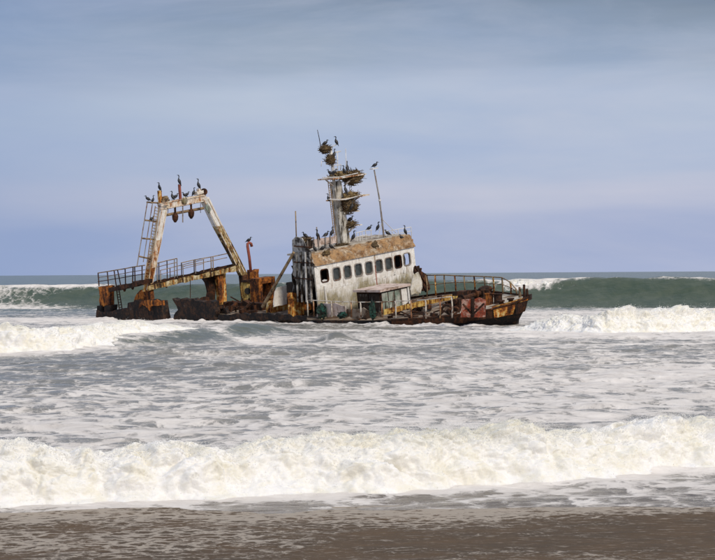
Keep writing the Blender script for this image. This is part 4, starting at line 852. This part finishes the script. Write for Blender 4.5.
def fbox(px0, px1, py0, py1, x, dep, mt, name, jag=.015, lean=0.0):
    dep = min(dep, .45 * (px1 - px0) / 13.8); px0 += 13.8 * dep; x -= dep / 2
    return MB().plate([LX(px0, py1, x), LX(px1, py1 - (px1 - px0) * .15, x), LX(px1 - lean, py0 - (px1 - px0) * .12, x), LX(px0 - lean, py0, x)], FW, dep, jag).build(name, mt, ship)
cb = fbox(237, 253, 282.5, 306, -18.6, 1.0, 'yellow_rust', 'cabinet'); tag(cb, 'yellow rusty steel cabinet at the foot of the gantry')
MB().tube([LX(247.6, 291, -18.62), LX(247.6, 291, -18.57)], .17, 14).build('port_hole', 'void', cb); fbox(237, 253, 280.2, 282.4, -18.5, 1.3, 'dark_rust', 'lid')
fbox(244, 256.5, 269.8, 280.2, -18.7, .8, 'orange_rust', 'pedestal', .05)
fbox(249.5, 255, 280, 306, -18.1, .3, 'dark_rust', 'pillar')
m = MB()
for a, b, c, d, w_ in ((256, 281, 257.5, 309, .16), (268.6, 279.4, 269.6, 306, .16), (254.8, 281.5, 270.4, 279, .2), (256.5, 307, 269.5, 305, .14)): m.beam(LX(a, b, -17), LX(c, d, -17), .7, w_ * 1.4)
dfm = m.build('door_frame', 'orange_rust', ship); tag(dfm, 'orange rusted door frame standing open')
MB().plate([LX(257, 283, -17.5), LX(269, 280.5, -17.5), LX(269.5, 305, -17.5), LX(258, 307.5, -17.5)], FW, .05).build('rear_panel', 'dark_rust', dfm)
pw = MB().plate([LX(273.5, 307, -12.7), LX(286.5, 304, -12.7), LX(286.2, 285.2, -12.7), (LX(277, 287.5, -12.7)), LX(274.6, 292, -12.7)], FW, .06, .03, keep=(1,)).build('torn_plate', 'guano_white', ship); tag(pw, 'upright white plate with torn edge')
bx = MB().plate([LX(290, 316.6, -11.75), LX(302, 314.5, -11.75), LX(302, 291, -11.75), LX(296, 293.5, -11.75), LX(290, 292.5, -11.75)], FW, .3, .04).build('rust_box', 'cream_rust', ship); tag(bx, 'cream and rust stained box beside the bridge')
fbox(282.5, 298.5, 282.5, 293, -12.4, .8, 'house_dark', 'open_bin', .03)
MB().plate([LX(269, 314, -14.3), LX(287, 315.5, -14.3), LX(286.8, 303, -14.3), LX(280, 305, -14.3), (LX(272, 300.5, -14.3)), LX(269.5, 303, -14.3)], FW, .4, .05).build('rust_box', 'cream_rust', ship)
MB().plate([LX(300.5, 310.5, -11.9), LX(312.5, 309, -11.9), LX(312.5, 303.2, -11.9), LX(301, 304.5, -11.9)], FW, .4, .02).build('rust_box', 'orange_rust', ship)
st_ = MB().tube([LY(293.8, 252.5, -3.2), LY(262.5, 307, -3.2)], .07, 8, r2=.085).build('diagonal_strut', 'pole_tan', ship); tag(st_, 'long slanting pole propped against the bridge')
m = MB()
for _ in range(40):
    x = random.uniform(-19, -14.2); y = random.uniform(-3.0, .5); c = W(x, y, dk(x, y)); d = Vector((random.gauss(0, 1), random.gauss(0, 1), 0)).normalized()
    if random.random() < .45: m.tube([c - d * .3, c + d * .3 + UZ * random.uniform(0, .5)], .04, 5)
    else: m.beam(c, c + d * random.uniform(.2, .6) + UZ * random.uniform(0, .3), random.uniform(.1, .5), random.uniform(.05, .3), UZ)
sc2 = m.build('scrap', 'dark_rust', ship); sc2['kind'] = 'stuff'
# goose-necked vent pipe on the pedestal
pts = [(250.8, 272), (249.4, 258), (247.6, 246.5), (247.6, 243.8), (249.2, 242.6), (251, 243.6), (251.8, 246.5)]
tag(MB().tube([LX(a, b, -18.5) for a, b in pts], .075, 8).build('vent_pipe', 'red_pole', ship, True), 'red hooked pipe with a bird on top')

# ------------------------------------------------------------------ nests and nets
AX = (FW, PT, UZ)
def nest(label, c, ext, n, L, mt='twig', core=True):
    m = MB()
    if core: m.lump(c, ext[0] * .8, ext[1] * .8, ext[2] * .7, rough=.7)
    m.twigs(c, AX, ext, n, L); tag(m.build('nest', mt), label, 'nest', 'nests on the mast')
nest('ragged dark nest on the topmost crossarm of the mast', M_(325, 148.6, .1), (.30, .32, .22), 150, .34)
nest('round dark nest clinging below the topmost crossarm', M_(330.3, 159.6, .15), (.27, .29, .27), 150, .32)
nest('wide straw nest on the upper mast platform', M_(340, 175.6, .15), (.5, .70, .22), 240, .36, 'straw')
nest('dark nest hanging at the tip of the upper mast platform', M_(352.5, 177.2, .2), (.5, .60, .42), 300, .42)
nest('flat straw nest on the middle mast platform', M_(349, 195.6, .15), (.46, .66, .20), 220, .42, 'straw')
nest('dark shaggy nest tucked under the middle mast platform', M_(347.5, 205.2, .25), (.5, .56, .50), 330, .42)
nest('small dark nest on the lowest mast bracket', M_(350, 224.6, .2), (.34, .44, .22), 160, .36)
nest('loose heap of twigs on the near corner of the bridge roof', LX(305, 239.5, XP - .1), (.3, .42, .12), 110, .36)
nest('low nest of twigs at the foot of the mast', LX(342, 245.5, XP + .1), (.25, .45, .10), 100, .32)
for px_, py_, ext, lab in ((321.5, 312, (.22, .26, .34), 'dark green bundle of netting on the near rail below the first window'), (342.5, 315, (.2, .18, .14), 'small clump of green netting lying at the foot of the near rail'), (372.5, 310, (.14, .15, .40), 'narrow green net hanging on the near rail before the low deckhouse')):
    c = LY(px_, py_, -3.42); m = MB().lump(c, *ext, n=12, m=9, rough=.6); m.twigs(c, AX, tuple(e * 1.15 for e in ext), 50, .22, .012)
    tag(m.build('fishing_net', 'green_net'), lab, 'net', 'green nets on the rail')

# ------------------------------------------------------------------ cormorants
def bird_meshes(spine, radii):
    """one continuous lofted body from bill tip to tail, in metres, x forward, z up, feet at 0"""
    m = MB(); n = 8; k = len(spine); vs_ = []; fs_ = []
    for i, (p_, (ra, rb)) in enumerate(zip(spine, radii)):
        p_ = Vector((p_[0], 0, p_[1])); q0 = Vector((spine[max(0, i - 1)][0], 0, spine[max(0, i - 1)][1])); q1 = Vector((spine[min(k - 1, i + 1)][0], 0, spine[min(k - 1, i + 1)][1]))
        t_ = (q1 - q0).normalized(); nrm = Vector((0, 1, 0)).cross(t_)
        for j in range(n): a = 2 * math.pi * j / n; vs_.append(p_ + Vector((0, 1, 0)) * (math.cos(a) * ra) + nrm * (math.sin(a) * rb))
    for i in range(k - 1):
        for j in range(n): fs_.append((i * n + j, i * n + (j + 1) % n, (i + 1) * n + (j + 1) % n, (i + 1) * n + j))
    fs_ += [tuple(range(n))[::-1], tuple(range((k - 1) * n, k * n))]
    return vs_, fs_
RAD = [(a_ * 1.16, b_ * 1.16) for a_, b_ in [(.004, .004), (.009, .009), (.016, .018), (.030, .032), (.026, .028), (.021, .022), (.022, .024), (.036, .04), (.068, .072), (.085, .085), (.078, .072), (.05, .045), (.035, .018), (.040, .008)]]
POSES = {
 'upright': [(.17, .475), (.12, .482), (.085, .487), (.045, .485), (.015, .455), (.012, .405), (.028, .36), (.035, .31), (.02, .25), (-.012, .18), (-.05, .11), (-.085, .045), (-.115, -.005), (-.155, -.085)],
 'tall':    [(.155, .575), (.11, .572), (.075, .567), (.04, .555), (.018, .515), (.016, .455), (.026, .40), (.034, .34), (.022, .27), (-.01, .19), (-.045, .11), (-.08, .045), (-.105, -.01), (-.14, -.10)],
 'hunched': [(.205, .30), (.16, .315), (.125, .325), (.085, .325), (.06, .30), (.065, .275), (.075, .25), (.065, .22), (.02, .19), (-.045, .155), (-.11, .12), (-.17, .09), (-.22, .06), (-.29, .02)],
 'looking': [(-.12, .455), (-.07, .468), (-.035, .475), (.005, .475), (.028, .45), (.03, .405), (.034, .36), (.036, .31), (.02, .25), (-.012, .18), (-.05, .11), (-.085, .045), (-.115, -.005), (-.155, -.085)]}
PROTO = {}
def wing_mesh(side_, spine, spread=False):
    if spread:   # half-open, hung out to dry
        top = [Vector((.03, side_ * .05, .33)), Vector((.05, side_ * .20, .40)), Vector((.0, side_ * .36, .36))]; low = [Vector((-.06, side_ * .06, .12)), Vector((-.05, side_ * .2, .16)), Vector((-.05, side_ * .38, .14))]
        pts = top + low[::-1]; vs_ = [p_ + Vector((.012, 0, 0)) for p_ in pts] + [p_ - Vector((.012, 0, 0)) for p_ in pts]; k = 6
        return vs_, [tuple(range(k)), tuple(range(2 * k - 1, k - 1, -1))] + [((i + 1) % k, i, i + k, (i + 1) % k + k) for i in range(k)]
    vs_ = []; n = 6; path = [spine[7], spine[8], spine[9], spine[10], spine[11], spine[12]]; rr = [(.012, .02), (.02, .055), (.022, .07), (.018, .06), (.012, .04), (.004, .012)]; off = [.035, .068, .080, .070, .045, .03]
    for (x, z), (a_, b_), of in zip(path, rr, off):
        for j in range(n): an = 2 * math.pi * j / n; vs_.append(Vector((x + math.sin(an) * b_ * .8 - .01, side_ * (of + a_ * math.cos(an)), z + math.sin(an) * b_ * .6)))
    return vs_, [(i * n + j, i * n + (j + 1) % n, (i + 1) * n + (j + 1) % n, (i + 1) * n + j) for i in range(5) for j in range(n)] + [tuple(range(n))[::-1], tuple(range(5 * n, 6 * n))]
def raw_mesh(name, vs_, fs_, mt):
    me = bpy.data.meshes.new(name); me.from_pydata([tuple(v) for v in vs_], [], fs_)
    bm = bmesh.new(); bm.from_mesh(me); bmesh.ops.recalc_face_normals(bm, faces=bm.faces); bm.to_mesh(me); bm.free()
    me.polygons.foreach_set('use_smooth', [True] * len(me.polygons)); me.materials.append(MAT[mt]); return me
for k, sp_ in POSES.items():
    b = raw_mesh('body', *bird_meshes(sp_, RAD), 'feather')
    lg = MB()
    for s_ in (-1, 1):
        hx = sp_[10][0] + .03
        lg.tube([(hx, s_ * .035, sp_[10][1] - .03), (hx + .01, s_ * .04, .012)], .010, 5)
        for q in (-.35, 0, .35): lg.tube([(hx + .01, s_ * .04, .010), (hx + .01 + .065 * math.cos(q), s_ * .04 + .065 * math.sin(q), .007)], .007, 4)
    PROTO[k] = (b, raw_mesh('leg', lg.v, lg.f, 'horn'), [raw_mesh('wing', *wing_mesh(s_, sp_), 'feather') for s_ in (-1, 1)], [raw_mesh('wing', *wing_mesh(s_, sp_, True), 'feather') for s_ in (-1, 1)])
def bird(p_, pose, face, label, s=1.0, spread=False, group='cormorants roosting on the wreck'):
    """face: heading in degrees, 0 = picture right, 90 = away from the beach"""
    b, lg, wn_, ws_ = PROTO[pose]
    o = bpy.data.objects.new('cormorant', b); col.objects.link(o); put(o, p_, None); o.rotation_euler = (0, 0, R(face)); o.scale = (s, s, s)
    for nm, me in [('legs', lg)] + [('wing', q) for q in (ws_ if spread else wn_)]:
        c = bpy.data.objects.new(nm, me); col.objects.link(c); c.parent = o
    tag(o, label, 'bird', group); return o
B = [ # place, pose, facing, label
 (G(147.2, 201.2, .1), 'hunched', 200, 'black cormorant crouched at the outermost tip of the gantry ladder rail'),
 (G(153, 202.6, .1), 'upright', 30, 'black cormorant on the gantry ladder rail, second from the left end'),
 (G(152.3, 220.8, .15), 'hunched', 20, 'black cormorant clinging low on the gantry ladder below the top bracket'),
 (G(159.4, 190.4), 'upright', 180, 'black cormorant with half-open wings on the left stub post of the gantry', True),
 (G(172.4, 199.6), 'upright', 160, 'black cormorant on the gantry beam just left of the red post, nearer the ladder'),
 (G(176.2, 198.9), 'hunched', 10, 'black cormorant on the gantry beam touching the red post on its left'),
 (G(179.2, 184.4), 'tall', 170, 'tall black cormorant standing on top of the red post'),
 (G(184.2, 197.3), 'hunched', 190, 'crouched black cormorant on the gantry beam just right of the red post'),
 (G(187.4, 196.6), 'hunched', 15, 'crouched black cormorant on the gantry beam above the right pulley block'),
 (G(193.8, 195.2), 'upright', 20, 'black cormorant on the gantry beam next to the right stub post'),
 (G(198.6, 188.4), 'tall', 175, 'upright black cormorant standing on the right stub post of the gantry'),
 (LX(249.4, 242.4, -18.5), 'hunched', 0, 'black cormorant perched on the red hooked pipe between gantry and bridge'),
 (M_(336.2, 144.8, .1), 'upright', 185, 'lone black cormorant at the end of the topmost side arm of the mast'),
 (M_(325.8, 145.6, .1), 'hunched', 20, 'black cormorant sitting in the topmost nest of the mast'),
 (M_(334.2, 157.4, .2), 'upright', 40, 'black cormorant beside the round nest near the mast top'),
 (M_(347.2, 171.4, .1), 'tall', 110, 'upright black cormorant against the thin aerial on the upper mast platform'),
 (M_(344.0, 173.4, .5), 'upright', 170, 'black cormorant in the middle of the upper mast platform'),
 (M_(329.4, 175.2, .55), 'hunched', 190, 'black cormorant at the left end of the upper mast platform'),
 (M_(334.8, 174.8, .55), 'hunched', 10, 'crouched black cormorant by the foot of the topmast on the upper platform'),
 (M_(345.6, 193.2, .55), 'tall', 150, 'black cormorant standing on the middle mast platform close to the mast'),
 (M_(352.0, 209.2, .8), 'upright', 20, 'black cormorant tucked beside the shaggy nest under the middle platform'),
 (M_(328.4, 201.4, .4), 'upright', 180, 'black cormorant hanging on the outer left edge of the mast at ladder height'),
 (M_(351, 221.8, .3), 'hunched', 0, 'black cormorant sitting on the lowest nest of the mast'),
 (LX(375.6, 167.6, XF - .7), 'hunched', 10, 'black cormorant alone on top of the tall leaning roof pole'),
 (LX(369.8, 230.4, XF - 1.3), 'hunched', 30, 'black cormorant with outstretched head on the roof rail left of the tall pole'),
 (LX(378.0, 230.2, XF - 1.0), 'upright', 15, 'black cormorant on the roof just left of the tall pole foot'),
 (LX(387.0, 235.6, XF - .55), 'hunched', 190, 'black cormorant crouched on the roof just right of the tall pole foot'),
 (LX(405.2, 234.4, XF - .55), 'tall', 175, 'tall upright black cormorant at the right end of the bridge roof'),
 (LX(401.2, 240.0, XF - .25), 'hunched', 185, 'black cormorant on the brown roof edge above the eighth window'),
 (LX(353.6, 240.0, XF - .5), 'upright', 20, 'black cormorant on the roof at the right foot of the mast'),
 (LX(304.6, 238.0, XP - .1), 'hunched', 160, 'black cormorant on the twig heap at the near corner of the roof'),
 (LX(317.6, 238.6, XP + .05), 'upright', 200, 'black cormorant on the pink parapet beside the short aerial'),
 (LX(326.6, 237.4, XP + .05), 'hunched', 20, 'black cormorant in the middle of the pink parapet'),
 (LX(332.0, 236.0, XP + .05), 'upright', 10, 'black cormorant on the pink parapet nearest the mast'),
 (LX(314.6, 251.6, XF - .55), 'upright', 180, 'black cormorant on the roof below the left end of the pink parapet'),
 (LX(323.6, 250.6, XF - .5), 'hunched', 10, 'black cormorant crouched on the roof above the first window'),
 (LX(330.4, 249.0, XF - .5), 'hunched', 200, 'black cormorant crouched on the roof above the second window'),
]
for q in B:
    bird(q[0], q[1], q[2] + random.uniform(-20, 20), q[3], random.uniform(.74, .92), len(q) > 4)
